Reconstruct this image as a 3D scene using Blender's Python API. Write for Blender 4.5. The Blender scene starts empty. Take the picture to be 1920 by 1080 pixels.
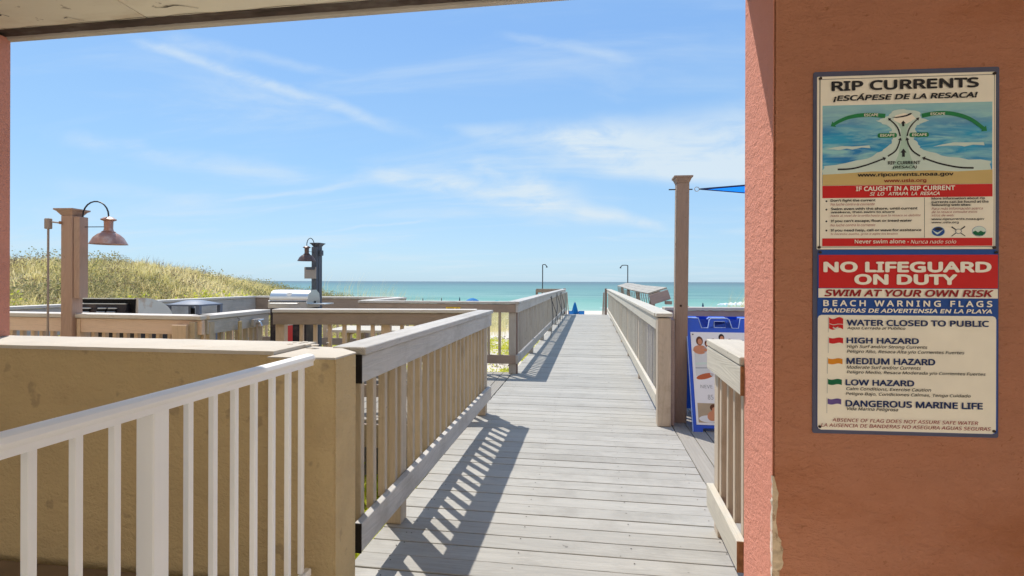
import bpy, bmesh, math, random
import numpy as np
from mathutils import Vector, Matrix
from mathutils.geometry import tessellate_polygon
random.seed(7); RN = np.random.default_rng(11)
SC = bpy.context.scene
COL = SC.collection
R = math.radians

# ------------------------------------------------------------------ camera
cam_d = bpy.data.cameras.new('camera'); cam = bpy.data.objects.new('camera', cam_d); COL.objects.link(cam)
cam.location = (0, 0, 1.40)
cam.rotation_euler = (Matrix.Rotation(R(8.42), 3, 'Z') @ Matrix.Rotation(R(90), 3, 'X') @ Matrix.Rotation(R(0.17), 3, 'Z')).to_euler()
cam_d.sensor_width = 36; cam_d.lens = 980/1920*36
cam_d.shift_y = -12/1920
cam_d.clip_start = 0.05; cam_d.clip_end = 60000
SC.camera = cam

# ------------------------------------------------------------------ light
SUN = Vector((-.44, .50, 1.07)).normalized()            # towards the sun
SUN_EL = math.asin(SUN.z); SUN_ROT = math.atan2(SUN.x, SUN.y)
EXPOSURE = 0.95
SKY_STRENGTH = 0.10
sd = bpy.data.lights.new('sun', 'SUN'); sd.energy = 2.6; sd.angle = R(.55); sd.color = (1, .945, .86)
so = bpy.data.objects.new('sun', sd); COL.objects.link(so)
so.rotation_euler = SUN.to_track_quat('Z', 'Y').to_euler(); so.location = (-5, 8, 12)
SC.view_settings.view_transform = 'Standard'; SC.view_settings.look = 'None'
SC.view_settings.exposure = EXPOSURE; SC.view_settings.gamma = 1; SC.view_settings.use_curve_mapping = False

class NT:
    """small helper to write node trees"""
    def __init__(s, tree): s.t = tree
    def n(s, typ, **kw):
        nd = s.t.nodes.new(typ)
        for k, v in kw.items(): setattr(nd, k, v)
        return nd
    def put(s, sock, v):
        if isinstance(v, bpy.types.NodeSocket): s.t.links.new(v, sock)
        elif v is not None:
            if sock.type == 'RGBA' and len(v) == 3: v = (*v, 1)
            sock.default_value = v
    def m(s, op, a, b=None, c=None, clamp=False):
        nd = s.n('ShaderNodeMath', operation=op, use_clamp=clamp)
        s.put(nd.inputs[0], a)
        if b is not None: s.put(nd.inputs[1], b)
        if c is not None: s.put(nd.inputs[2], c)
        return nd.outputs[0]
    def vm(s, op, a, b=None):
        nd = s.n('ShaderNodeVectorMath', operation=op); s.put(nd.inputs[0], a)
        if b is not None: s.put(nd.inputs[1], b)
        return nd.outputs['Value'] if op in ('LENGTH', 'DOT_PRODUCT') else nd.outputs[0]
    def mix(s, f, a, b, blend='MIX'):
        nd = s.n('ShaderNodeMix', data_type='RGBA', blend_type=blend)
        s.put(nd.inputs['Factor'], f); s.put(nd.inputs[6], a); s.put(nd.inputs[7], b)
        return nd.outputs[2]
    def rng(s, v, a, b, c=0., d=1., smooth=False):
        nd = s.n('ShaderNodeMapRange', interpolation_type='SMOOTHSTEP' if smooth else 'LINEAR')
        s.put(nd.inputs[0], v)
        for i, q in enumerate((a, b, c, d)): s.put(nd.inputs[1+i], q)
        return nd.outputs[0]
    def noise(s, vec, scale, detail=4., rough=.55, dist=0.):
        nd = s.n('ShaderNodeTexNoise'); s.put(nd.inputs['Vector'], vec)
        s.put(nd.inputs['Scale'], scale); s.put(nd.inputs['Detail'], detail)
        s.put(nd.inputs['Roughness'], rough); s.put(nd.inputs['Distortion'], dist)
        return nd.outputs[0]
    def xyz(s, x, y, z):
        nd = s.n('ShaderNodeCombineXYZ')
        for i, q in enumerate((x, y, z)): s.put(nd.inputs[i], q)
        return nd.outputs[0]
    def sep(s, v):
        nd = s.n('ShaderNodeSeparateXYZ'); s.put(nd.inputs[0], v); return nd.outputs
    def scale(s, v, sc):
        nd = s.n('ShaderNodeMapping'); s.put(nd.inputs['Vector'], v); nd.inputs['Scale'].default_value = sc
        return nd.outputs[0]

# ------------------------------------------------------------------ sky
W = bpy.data.worlds.new('World'); SC.world = W; W.use_nodes = True
W.node_tree.nodes.clear(); k = NT(W.node_tree)
sky = k.n('ShaderNodeTexSky', sky_type='NISHITA'); sky.sun_disc = False
sky.sun_elevation = SUN_EL; sky.sun_rotation = SUN_ROT
sky.altitude = 0; sky.air_density = 1.0; sky.dust_density = 0.6; sky.ozone_density = 1.6
dirv = k.n('ShaderNodeTexCoord').outputs['Generated']
dx, dy, dz = k.sep(dirv)
# thin high cloud: an even, wind-drawn veil over the whole sky, and a few long streaks out over the sea
zz = k.m('ADD', k.m('ABSOLUTE', dz), .12)
px = k.m('DIVIDE', dx, zz); py = k.m('DIVIDE', dy, zz)
warp = k.noise(k.xyz(px, py, 0.), .7, 3.)
veil = k.noise(k.xyz(k.m('ADD', k.m('MULTIPLY', px, .55), k.m('MULTIPLY', warp, .6)), k.m('MULTIPLY', py, 1.5), 3.), 1.1, 7., .6, .6)
veil = k.m('MULTIPLY', k.rng(veil, .44, .74, 0, 1, True), .36)
dyc = k.m('MAXIMUM', dy, .02)
gx = k.m('DIVIDE', dx, dyc); gz = k.m('DIVIDE', dz, dyc)
front = k.rng(dy, .1, .3, 0, 1, True)
fine = k.noise(k.xyz(k.m('MULTIPLY', gx, 5.), k.m('MULTIPLY', gz, 16.), 1.), 1.3, 8., .62, .5)
bend = k.m('MULTIPLY', k.m('SUBTRACT', k.noise(k.xyz(gx, gz, 5.), 3.2, 4.), .5), .07)
gzb = k.m('ADD', gz, bend)
total = veil
def streak(A, B, w0, w1, amp, lo=.30, hi=.62):
    global total
    ax, az = A; bx, bz = B; L2 = (bx-ax)**2+(bz-az)**2
    rx = k.m('SUBTRACT', gx, ax); rz = k.m('SUBTRACT', gzb, az)
    t = k.m('DIVIDE', k.m('ADD', k.m('MULTIPLY', rx, bx-ax), k.m('MULTIPLY', rz, bz-az)), L2, clamp=True)
    ex = k.m('SUBTRACT', rx, k.m('MULTIPLY', t, bx-ax)); ez = k.m('SUBTRACT', rz, k.m('MULTIPLY', t, bz-az))
    d = k.m('SQRT', k.m('ADD', k.m('MULTIPLY', ex, ex), k.m('MULTIPLY', ez, ez)))
    w = k.m('ADD', k.m('MULTIPLY', t, w1-w0), w0)
    f = k.rng(k.m('DIVIDE', d, w), 0, 1, 1, 0, True)
    ends = k.m('MULTIPLY', k.rng(t, 0, .18, .15, 1, True), k.rng(t, .75, 1, 1, .1, True))
    f = k.m('MULTIPLY', k.m('MULTIPLY', f, ends), k.rng(fine, lo, hi, .25, 1, True))
    total = k.m('ADD', total, k.m('MULTIPLY', f, amp))
streak((-1.02, .545), (-.30, .275), .016, .022, .42)
streak((-.95, .535), (-.45, .41), .03, .012, .22)
streak((-.78, .168), (-.43, .198), .006, .010, .26)
streak((-.46, .210), (.02, .135), .022, .07, .74)
streak((-.24, .240), (-.05, .17), .03, .05, .42)
streak((-.04, .130), (.16, .080), .035, .010, .62)
streak((-.28, .305), (.10, .265), .012, .07, .40)
streak((-.10, .255), (.45, .25), .05, .14, .78, .2, .6)
streak((.0, .20), (.40, .20), .03, .06, .35)
streak((-.18, .490), (.11, .41), .012, .018, .24)
streak((-1.2, .32), (-.55, .21), .03, .03, .28)
streak((-1.2, .22), (-.75, .16), .03, .02, .16)
streak((-.58, .107), (-.28, .114), .004, .005, .28)
total = k.m('MULTIPLY', k.m('MINIMUM', k.m('MULTIPLY', total, 1.15), .9), k.m('MAXIMUM', front, .35))
hz = k.rng(dz, -.05, .16, 1, 0, True)
cloudcol = (3.7, 4.3, 4.75)
cr = k.n('ShaderNodeValToRGB'); k.put(cr.inputs[0], k.rng(dz, -.02, .98))
e = cr.color_ramp.elements; e[0].position = 0; e[0].color = (.272, .375, .455, 1); e[1].position = 1; e[1].color = (.150, .255, .42, 1)
for p_, c_ in ((.05, (.270, .380, .465)), (.22, (.190, .325, .470)), (.45, (.140, .262, .460))): q_ = e.new(p_); q_.color = (*c_, 1)
grad = k.vm('MULTIPLY', cr.outputs[0], (10., 10., 10.))
air = k.mix(1.0, sky.outputs[0], (.55, .72, .95), 'MULTIPLY')
tint = k.mix(.80, air, grad)
col = k.mix(total, tint, cloudcol)
bg = k.n('ShaderNodeBackground'); k.put(bg.inputs[0], col); bg.inputs[1].default_value = SKY_STRENGTH
wo = k.n('ShaderNodeOutputWorld'); k.t.links.new(bg.outputs[0], wo.inputs[0])

# ------------------------------------------------------------------ materials
def mat(name, col, rough=.7, spec=.3, metal=0., var=.12, vscale=3., bump=0., bscale=60., col2=None, f2=None,
        stretch=(1, 1, 1), rnd=0., grime_pits=None, space='Object', bdist=.002, bdetail=6.):
    M = bpy.data.materials.new(name); M.use_nodes = True; M.node_tree.nodes.clear(); k = NT(M.node_tree)
    b = k.n('ShaderNodeBsdfPrincipled'); o = k.n('ShaderNodeOutputMaterial'); k.t.links.new(b.outputs[0], o.inputs[0])
    b.inputs['Roughness'].default_value = rough; b.inputs['Metallic'].default_value = metal
    b.inputs['Specular IOR Level'].default_value = spec
    tc = k.n('ShaderNodeTexCoord').outputs[space]
    oi = k.n('ShaderNodeObjectInfo').outputs['Random']
    off = k.m('MULTIPLY', oi, 37.); vec = k.vm('ADD', tc, k.xyz(off, off, off))
    v2 = k.scale(vec, stretch)
    n1 = k.noise(v2, vscale, 5.)
    c = k.mix(k.rng(n1, .3, .7), tuple(q*(1-var) for q in col), tuple(min(1, q*(1+var)) for q in col))
    if col2 is not None:
        n2 = k.noise(v2, f2[0], 5., .6); c = k.mix(k.m('MULTIPLY', k.rng(n2, f2[1], f2[2], 0, 1, True), f2[3]), c, col2)
    if grime_pits is not None:                                  # small dark specks, scuffs and painted pit shade: (scale, threshold, colour)
        n3 = k.noise(vec, grime_pits[0], 3., .6); c = k.mix(k.rng(n3, grime_pits[1], grime_pits[1]+.06, 0, .8, True), c, grime_pits[2])
    if rnd:
        c = k.mix(1., c, k.n('ShaderNodeValToRGB').outputs[0]) if False else k.mix(1., c, k.xyz(*[k.m('ADD', 1-rnd/2, k.m('MULTIPLY', oi, rnd))]*3), 'MULTIPLY')
    k.put(b.inputs['Base Color'], c)
    if bump:
        n4 = k.noise(v2, bscale, bdetail, .6)
        if bdist >= .006: n4 = k.m('ADD', n4, k.m('MULTIPLY', k.noise(k.scale(vec, (1, 1, 1.8)), 13., 5., .65, .6), 1.6))
        bp = k.n('ShaderNodeBump'); bp.inputs['Strength'].default_value = bump
        bp.inputs['Distance'].default_value = bdist; k.put(bp.inputs['Height'], n4); k.put(b.inputs['Normal'], bp.outputs[0])
    return M
def wood(name, col, along='x', var=.08, rough=.62, bump=.35, rnd=.08, dirt=None, knots=True, wear=None, wearamt=0.):
    """painted timber: long grain streaks, cathedral grain relief, small nail marks"""
    M = bpy.data.materials.new(name); M.use_nodes = True; M.node_tree.nodes.clear(); k = NT(M.node_tree)
    b = k.n('ShaderNodeBsdfPrincipled'); o = k.n('ShaderNodeOutputMaterial'); k.t.links.new(b.outputs[0], o.inputs[0])
    b.inputs['Roughness'].default_value = rough; b.inputs['Specular IOR Level'].default_value = .25
    tc = k.n('ShaderNodeTexCoord').outputs['Object']; oi = k.n('ShaderNodeObjectInfo').outputs['Random']
    off = k.m('MULTIPLY', oi, 53.); vec = k.vm('ADD', tc, k.xyz(off, off, off))
    s = {'x': (1.2, 14, 14), 'y': (14, 1.2, 14), 'z': (14, 14, 1.2)}[along]
    v2 = k.scale(vec, s)
    g1 = k.noise(v2, 1.6, 6., .6, .4); g2 = k.noise(v2, 9., 4., .7)
    w = k.n('ShaderNodeTexWave'); w.wave_type = 'BANDS'; w.bands_direction = 'Y' if along != 'y' else 'X'
    k.put(w.inputs['Vector'], k.vm('ADD', k.scale(vec, tuple(q*.35 for q in s)), k.xyz(0., k.m('MULTIPLY', k.noise(k.scale(vec, tuple(q*.25 for q in s)), 1.2, 2.), 6.), 0.)))
    w.inputs['Scale'].default_value = 2.2; w.inputs['Distortion'].default_value = 2.5; w.inputs['Detail'].default_value = 2
    c = k.mix(k.rng(g1, .3, .72), tuple(q*(1-var) for q in col), tuple(min(1, q*(1+var)) for q in col))
    c = k.mix(k.rng(g2, .55, .80, 0, .5), c, tuple(q*.6 for q in col))
    c = k.mix(k.rng(w.outputs[1], .55, 1., 0, .16), c, tuple(q*.55 for q in col))
    if dirt: c = k.mix(k.rng(k.noise(vec, 2.3, 7., .7), .48, .70, 0, .7, True), c, dirt)
    if wear: c = k.mix(k.m('MULTIPLY', k.rng(k.noise(v2, 3.5, 8., .75), .60, .68, 0, 1, True), wearamt), c, wear)
    if knots:
        n3 = k.noise(vec, 16., 2., .5); c = k.mix(k.rng(n3, .74, .78, 0, .7, True), c, tuple(q*.35 for q in col))
    c = k.mix(1., c, k.xyz(*[k.m('ADD', 1-rnd/2, k.m('MULTIPLY', oi, rnd))]*3), 'MULTIPLY')
    k.put(b.inputs['Base Color'], c)
    h = k.m('ADD', k.m('MULTIPLY', w.outputs[1], .5), k.m('ADD', k.m('MULTIPLY', g2, .6), k.m('MULTIPLY', g1, .6)))
    bp = k.n('ShaderNodeBump'); bp.inputs['Strength'].default_value = bump; bp.inputs['Distance'].default_value = .003
    k.put(bp.inputs['Height'], h); k.put(b.inputs['Normal'], bp.outputs[0])
    return M
def ink(name, col, rough=.55):
    return mat(name, col, rough=rough, spec=.3, var=.04, vscale=8.)

M = dict(
 deck=wood('deck_paint', (.385, .37, .335), 'x', var=.08, rnd=.18, dirt=(.29, .275, .245), bump=.4),
 deck_y=wood('deck_paint_lengthwise', (.315, .292, .255), 'y', var=.07, rnd=.12, dirt=(.28, .26, .23), bump=.4),
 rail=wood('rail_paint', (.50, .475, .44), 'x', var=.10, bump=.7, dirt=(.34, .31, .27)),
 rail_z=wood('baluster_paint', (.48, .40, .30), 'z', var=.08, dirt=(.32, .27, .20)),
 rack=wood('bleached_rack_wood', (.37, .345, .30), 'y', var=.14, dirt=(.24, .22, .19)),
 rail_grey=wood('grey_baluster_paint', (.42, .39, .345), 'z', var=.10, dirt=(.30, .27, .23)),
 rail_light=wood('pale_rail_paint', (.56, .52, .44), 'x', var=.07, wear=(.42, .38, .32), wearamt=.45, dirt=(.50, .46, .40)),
 post_tan=wood('tan_post_paint', (.54, .455, .36), 'z', var=.07, dirt=(.36, .28, .21)),
 fence=wood('salmon_lit_fence', (.74, .56, .44), 'x', var=.06, dirt=(.62, .45, .34)),  # fence wood pinked for light bounced off the pink building
 fence_z=wood('fence_baluster_paint', (.66, .50, .36), 'z', var=.08, dirt=(.52, .38, .25)),
 fence_cap=wood('fence_cap_paint', (.62, .58, .53), 'x', var=.07),
 brown=wood('brown_fence_paint', (.34, .265, .215), 'x', var=.06, dirt=(.22, .18, .15)),
 brown_z=wood('brown_post_paint', (.25, .185, .155), 'z', var=.06),
 mauve=wood('mauve_board_paint', (.34, .265, .245), 'x', var=.06, dirt=(.26, .20, .18)),
 tallpost=wood('tall_post_paint', (.31, .225, .18), 'z', var=.06, dirt=(.30, .22, .17)),
 endgrain=mat('cut_end_grain', (.30, .15, .07), rough=.85, var=.3, vscale=30, bump=.4),
 blackend=mat('black_board_end', (.015, .012, .011), rough=.8),  # plain black over the near ends of the boards
 white=mat('white_rail_coat', (.90, .89, .87), rough=.38, spec=.45, var=.03, vscale=2., bump=.06, bscale=30, grime_pits=(55., .735, (.45, .42, .38))),
 stucco=mat('beige_stucco', (.56, .42, .225), rough=.92, var=.10, vscale=2.2, bump=.75, bscale=70, bdist=.012, col2=(.40, .29, .16), f2=(2.2, .50, .74, .6), grime_pits=(7., .64, (.40, .30, .17))),
 stucco_top=mat('sun_paled_stucco', (.56, .51, .44), rough=.9, var=.08, vscale=3, bump=.6, bscale=60, bdist=.004, col2=(.45, .36, .26), f2=(7, .58, .75, .5)),  # beige stucco paled to stand for sun on the wall tops
 salmon=mat('shaded_salmon_stucco', (.51, .225, .135), rough=.93, var=.10, vscale=1.6, bump=1., bscale=55, bdist=.012, bdetail=8., col2=(.40, .15, .072), f2=(1.6, .44, .70, .9), grime_pits=(46., .66, (.36, .145, .075)), stretch=(.8, .8, 1.3)),  # salmon stucco browned for the shaded front; specks stand for pit shade
 pink=mat('sunlit_salmon_stucco', (.66, .275, .20), rough=.93, var=.08, vscale=1.6, bump=1., bscale=80, bdist=.006, col2=(.52, .23, .165), f2=(3.2, .52, .78, .5), grime_pits=(40., .735, (.36, .16, .12))),  # the salmon stucco again, lightened and pinked for the sunlit side
 ceiling=mat('cream_ceiling_paint', (.93, .85, .70), rough=.9, var=.09, vscale=1.5, bump=.3, bscale=30, col2=(.62, .47, .32), f2=(2.8, .50, .72, .65), grime_pits=(14., .66, (.45, .37, .28)), stretch=(.5, 1.4, 1)),
 flashing=mat('dark_drip_edge', (.10, .075, .065), rough=.7, var=.5, vscale=8, col2=(.22, .19, .17), f2=(12, .5, .7, .6), stretch=(.4, 1, 1)),
 caulk=mat('peeling_white_coat', (.74, .68, .60), rough=.8, var=.08, vscale=20, bump=.8, bscale=90, col2=(.45, .30, .20), f2=(30, .58, .68, .7)),
 plaster=mat('bare_plaster', (.60, .47, .33), rough=.95, var=.25, vscale=20, bump=1., bscale=60, bdist=.006, col2=(.25, .12, .06), f2=(25, .55, .70, .8)),
 concrete=mat('landing_concrete', (.22, .16, .11), rough=.9, var=.18, vscale=3, bump=.5, bscale=40, grime_pits=(20., .68, (.12, .08, .05))),
 pavement=mat('pale_pavement', (.78, .70, .58), rough=.9, var=.1, vscale=1.),
 steel=mat('brushed_steel', (.62, .62, .61), rough=.28, metal=.9, spec=.5, var=.06, vscale=3, stretch=(.2, 1, 8), bump=.05, bscale=80),
 steel_old=mat('tarnished_steel', (.76, .73, .66), rough=.45, metal=.35, var=.10, vscale=3, col2=(.48, .27, .13), f2=(5, .56, .7, .7)),
 dark=mat('dark_enamel', (.022, .022, .026), rough=.4, spec=.5, var=.2),
 black=mat('black_void', (.006, .006, .006), rough=.8),
 darkbrown=mat('heat_stained_panel', (.035, .03, .034), rough=.38, metal=.5, var=.35, vscale=5, col2=(.14, .09, .07), f2=(5, .5, .7, .6)),
 binblue=mat('slate_blue_plastic', (.16, .19, .25), rough=.45, spec=.5, var=.08),
 lampcopper=mat('weathered_copper', (.40, .23, .19), rough=.42, metal=.45, var=.18, vscale=14, col2=(.50, .44, .40), f2=(14, .5, .68, .55)),
 lampdark=mat('dark_lamp_enamel', (.13, .085, .075), rough=.4, metal=.4, var=.2, vscale=14),
 wire=mat('dark_wire', (.03, .03, .035), rough=.5),
 conduit=mat('grey_conduit', (.33, .27, .24), rough=.5, var=.06),
 lamppost=wood('mauve_tan_post_paint', (.42, .285, .225), 'z', var=.06, dirt=(.38, .28, .23)),
 slate=wood('slate_post_paint', (.10, .115, .145), 'z', var=.12),
 plate=mat('grey_metal_plate', (.36, .33, .31), rough=.6, var=.08),
 red=mat('red_enamel', (.62, .03, .025), rough=.4, spec=.5, var=.05),
 table=wood('table_wood', (.48, .37, .20), 'x', var=.12),
 blue=mat('blue_sign_plastic', (.012, .10, .62), rough=.35, spec=.5, var=.06, vscale=4, bump=.1, bscale=60),
 blueedge=mat('scuffed_blue_rim', (.42, .56, .86), rough=.5, var=.15, vscale=20),
 paper=mat('poster_paper', (.84, .86, .88), rough=.3, spec=.5, var=.02),
 sail=None,
 sailedge=mat('sail_webbing', (.01, .03, .12), rough=.8),
 umb=mat('blue_umbrella_cloth', (.01, .17, .42), rough=.8, var=.08),
 umb_teal=mat('teal_umbrella_cloth', (.02, .30, .36), rough=.8, var=.08),
 umb_navy=mat('navy_umbrella_cloth', (.015, .05, .12), rough=.8, var=.08),
 foam=mat('sea_foam', (.80, .84, .83), rough=.9, var=.05),
 skin=mat('sunlit_skin', (.42, .22, .14), rough=.6), cloth=mat('dark_swimwear', (.05, .03, .04), rough=.8), hair=mat('dark_hair', (.04, .02, .015), rough=.7),
 ink=ink('black_print', (.018, .018, .022)), pale=ink('warm_lit_print', (.92, .86, .75)), maroon=ink('maroon_print', (.30, .012, .015)),  # white letters tinted cream for warm light
 navy=ink('navy_print', (.012, .03, .12)), signred=ink('sign_red', (.60, .012, .012)), signblue=ink('sign_blue', (.012, .07, .32)),
 cream=ink('warm_lit_sign_face', (.90, .84, .71)), signframe=mat('blue_grey_sign_edge', (.085, .09, .15), rough=.6), green=ink('print_green', (.015, .22, .07)),  # sign white, creamed for the warm light falling on it
 seafoamprint=ink('print_pale_water', (.44, .62, .52)), sandprint=ink('print_sand', (.62, .45, .18)), white_print=ink('print_white', (.62, .74, .68)),
 orange=ink('print_orange', (.72, .26, .01)), dkgreen=ink('print_dark_green', (.0, .13, .05)), purple=ink('print_purple', (.13, .08, .28)),
 bolt=mat('rusty_bolt', (.035, .022, .015), rough=.6),
 yellow=ink('yellow_sticker', (.72, .47, .04)), p_skin=ink('print_skin', (.62, .27, .15)), p_hair=ink('print_brown_hair', (.13, .045, .02)),
 p_white=ink('print_white_shirt', (.78, .80, .82)), p_red=ink('print_terracotta', (.52, .13, .05)), p_grey=ink('print_grey', (.30, .32, .34)), p_haze=ink('print_beach_haze', (.68, .71, .71)), p_sand=ink('print_beach_sand', (.45, .36, .25)),
)
def cloth(name, col):
    m_ = bpy.data.materials.new(name); m_.use_nodes = True; m_.node_tree.nodes.clear(); k = NT(m_.node_tree)
    d = k.n('ShaderNodeBsdfDiffuse'); t = k.n('ShaderNodeBsdfTranslucent'); mx = k.n('ShaderNodeMixShader'); o = k.n('ShaderNodeOutputMaterial'); mx.inputs[0].default_value = .6
    c = k.mix(k.noise(k.n('ShaderNodeTexCoord').outputs['Object'], 3., 3.), tuple(q*.93 for q in col), col); k.put(d.inputs[0], c); k.put(t.inputs[0], c)
    k.t.links.new(d.outputs[0], mx.inputs[1]); k.t.links.new(t.outputs[0], mx.inputs[2]); k.t.links.new(mx.outputs[0], o.inputs[0]); return m_
M['sail'] = cloth('blue_sail_cloth', (.02, .26, .95))
FONT = None
try:
    import os
    FONT = bpy.data.fonts.load(os.path.join(bpy.utils.system_resource('DATAFILES'), 'fonts', 'NotoSansHebrew-Regular.woff2'))
except Exception: FONT = None
# printed sea on the warning sign: painterly horizontal strokes
def printed_sea():
    m_ = bpy.data.materials.new('printed_sea'); m_.use_nodes = True; m_.node_tree.nodes.clear(); k = NT(m_.node_tree)
    b = k.n('ShaderNodeBsdfPrincipled'); o = k.n('ShaderNodeOutputMaterial'); k.t.links.new(b.outputs[0], o.inputs[0]); b.inputs['Roughness'].default_value = .5
    tc = k.n('ShaderNodeTexCoord').outputs['Object']
    n1 = k.noise(k.scale(tc, (6, 1, 34)), 1.2, 5., .6, .7); n2 = k.noise(k.scale(tc, (3, 1, 9)), 1.5, 3.)
    z = k.sep(tc)[2]
    c = k.mix(k.rng(n2, .38, .60), (.02, .36, .62), (.0, .20, .52)); c = k.mix(k.rng(n1, .42, .66), c, (.30, .62, .66))
    c = k.mix(k.rng(z, 1.93, 2.02, 0, .75), c, (.36, .60, .60))
    k.put(b.inputs['Base Color'], c); return m_
M['printsea'] = printed_sea()

# ------------------------------------------------------------------ mesh helpers
def link(name, me, m_=None, parent=None, loc=None, rot=None):
    if m_ is not None and not me.materials: me.materials.append(M[m_] if isinstance(m_, str) else m_)
    o = bpy.data.objects.new(name, me); COL.objects.link(o)
    if parent is not None: o.parent = parent
    if loc is not None: o.location = loc
    if rot is not None: o.rotation_euler = rot
    return o
def tag(o, label=None, cat=None, group=None, kind=None):
    if label: o['label'] = label
    if cat: o['category'] = cat
    if group: o['group'] = group
    if kind: o['kind'] = kind
    return o
def empty(name, loc=(0, 0, 0), rz=0., **kw):
    o = bpy.data.objects.new(name, None); COL.objects.link(o); o.location = loc; o.rotation_euler = (0, 0, rz); o.empty_display_size = .1
    return tag(o, **kw)
def to_mesh(bm, name='m', smooth=False):
    me = bpy.data.meshes.new(name)
    bmesh.ops.recalc_face_normals(bm, faces=bm.faces)
    bm.to_mesh(me); bm.free()
    if smooth:
        for p in me.polygons: p.use_smooth = True
        try: me.set_sharp_from_angle(angle=R(35))
        except Exception: pass
    return me
def box_bm(bm, x0, x1, y0, y1, z0, z1, bev=0.):
    vs = [bm.verts.new(p) for p in ((x0,y0,z0),(x1,y0,z0),(x1,y1,z0),(x0,y1,z0),(x0,y0,z1),(x1,y0,z1),(x1,y1,z1),(x0,y1,z1))]
    fs = [bm.faces.new([vs[i] for i in q]) for q in ((0,3,2,1),(4,5,6,7),(0,1,5,4),(1,2,6,5),(2,3,7,6),(3,0,4,7))]
    if bev:
        es = {e for f in fs for e in f.edges}
        bmesh.ops.bevel(bm, geom=list(es), offset=bev, segments=1, affect='EDGES', profile=.5)
def box(name, a, m_=None, parent=None, bev=0., **kw):
    bm = bmesh.new(); box_bm(bm, *a, bev=bev); return link(name, to_mesh(bm, name), m_, parent, **kw)
def boxmesh(a, m_, bev=0., name='board'):
    bm = bmesh.new(); box_bm(bm, *a, bev=bev); me = to_mesh(bm, name); me.materials.append(M[m_]); return me
def tube_bm(bm, pts, r, seg=8, caps=True):
    pts = [Vector(p) for p in pts]; rings = []
    rr = r if isinstance(r, (list, tuple)) else [r]*len(pts)
    up = Vector((0, 0, 1))
    for i, p in enumerate(pts):
        t = (pts[min(i+1, len(pts)-1)]-pts[max(i-1, 0)]).normalized()
        u = t.cross(up)
        if u.length < 1e-3: u = t.cross(Vector((0, 1, 0)))
        u.normalize(); v = t.cross(u)
        rings.append([bm.verts.new(p+(u*math.cos(a)+v*math.sin(a))*rr[i]) for a in (2*math.pi*j/seg for j in range(seg))])
    for a, b in zip(rings, rings[1:]):
        for j in range(seg): bm.faces.new((a[j], a[(j+1) % seg], b[(j+1) % seg], b[j]))
    if caps: bm.faces.new(rings[0][::-1]); bm.faces.new(rings[-1])
def tube(name, pts, r, m_, parent=None, seg=8, **kw):
    bm = bmesh.new(); tube_bm(bm, pts, r, seg); return link(name, to_mesh(bm, name, True), m_, parent, **kw)
def lathe(name, prof, m_, parent=None, seg=20, loc=(0, 0, 0), **kw):
    bm = bmesh.new(); rings = []
    for r, z in prof: rings.append([bm.verts.new((max(r, 1e-4)*math.cos(2*math.pi*j/seg), max(r, 1e-4)*math.sin(2*math.pi*j/seg), z)) for j in range(seg)])
    for a, b in zip(rings, rings[1:]):
        for j in range(seg): bm.faces.new((a[j], a[(j+1) % seg], b[(j+1) % seg], b[j]))
    bmesh.ops.remove_doubles(bm, verts=bm.verts, dist=2e-4)
    return link(name, to_mesh(bm, name, True), m_, parent, loc=loc, **kw)
def prism(name, poly, z0, z1, m_, parent=None, bev=0., **kw):
    """polygon in xy extruded in z"""
    bm = bmesh.new(); a = [bm.verts.new((x, y, z0)) for x, y in poly]; b = [bm.verts.new((x, y, z1)) for x, y in poly]
    n = len(poly); bm.faces.new(a[::-1]); bm.faces.new(b)
    for i in range(n): bm.faces.new((a[i], a[(i+1) % n], b[(i+1) % n], b[i]))
    if bev: bmesh.ops.bevel(bm, geom=[e for e in bm.edges if abs(e.verts[0].co.z-e.verts[1].co.z) > 1e-3], offset=bev, segments=2, affect='EDGES')
    return link(name, to_mesh(bm, name), m_, parent, **kw)
def flat(name, poly, y, m_, parent=None, th=.0006, **kw):
    """thin sheet in the xz plane (front at y, facing -y)"""
    n = len(poly); tri = [tuple(t) for t in tessellate_polygon([[Vector((x, z, 0)) for x, z in poly]])]
    V_ = [(x, y, z) for x, z in poly]+[(x, y+th, z) for x, z in poly]
    def wind(t):
        (ax, az), (bx_, bz_), (cx, cz) = (poly[i] for i in t); return t if (bx_-ax)*(cz-az)-(bz_-az)*(cx-ax) > 0 else t[::-1]
    tri = [wind(t) for t in tri]
    me = bpy.data.meshes.new(name); me.from_pydata(V_, [], tri+[tuple(i+n for i in t[::-1]) for t in tri]+[(i, i+n, (i+1) % n+n, (i+1) % n) for i in range(n)]); me.update()
    return link(name, me, m_, parent, **kw)
def from_np(name, V, F, m_, smooth=False):
    me = bpy.data.meshes.new(name); n = F.shape[1]
    me.vertices.add(len(V)); me.vertices.foreach_set('co', V.astype(np.float32).ravel())
    me.loops.add(F.size); me.loops.foreach_set('vertex_index', F.astype(np.int32).ravel())
    me.polygons.add(len(F)); me.polygons.foreach_set('loop_start', np.arange(0, F.size, n, dtype=np.int32))
    me.polygons.foreach_set('loop_total', np.full(len(F), n, dtype=np.int32))
    me.update(calc_edges=True); me.validate()
    if smooth: me.polygons.foreach_set('use_smooth', np.ones(len(F), bool))
    return link(name, me, m_)
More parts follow.
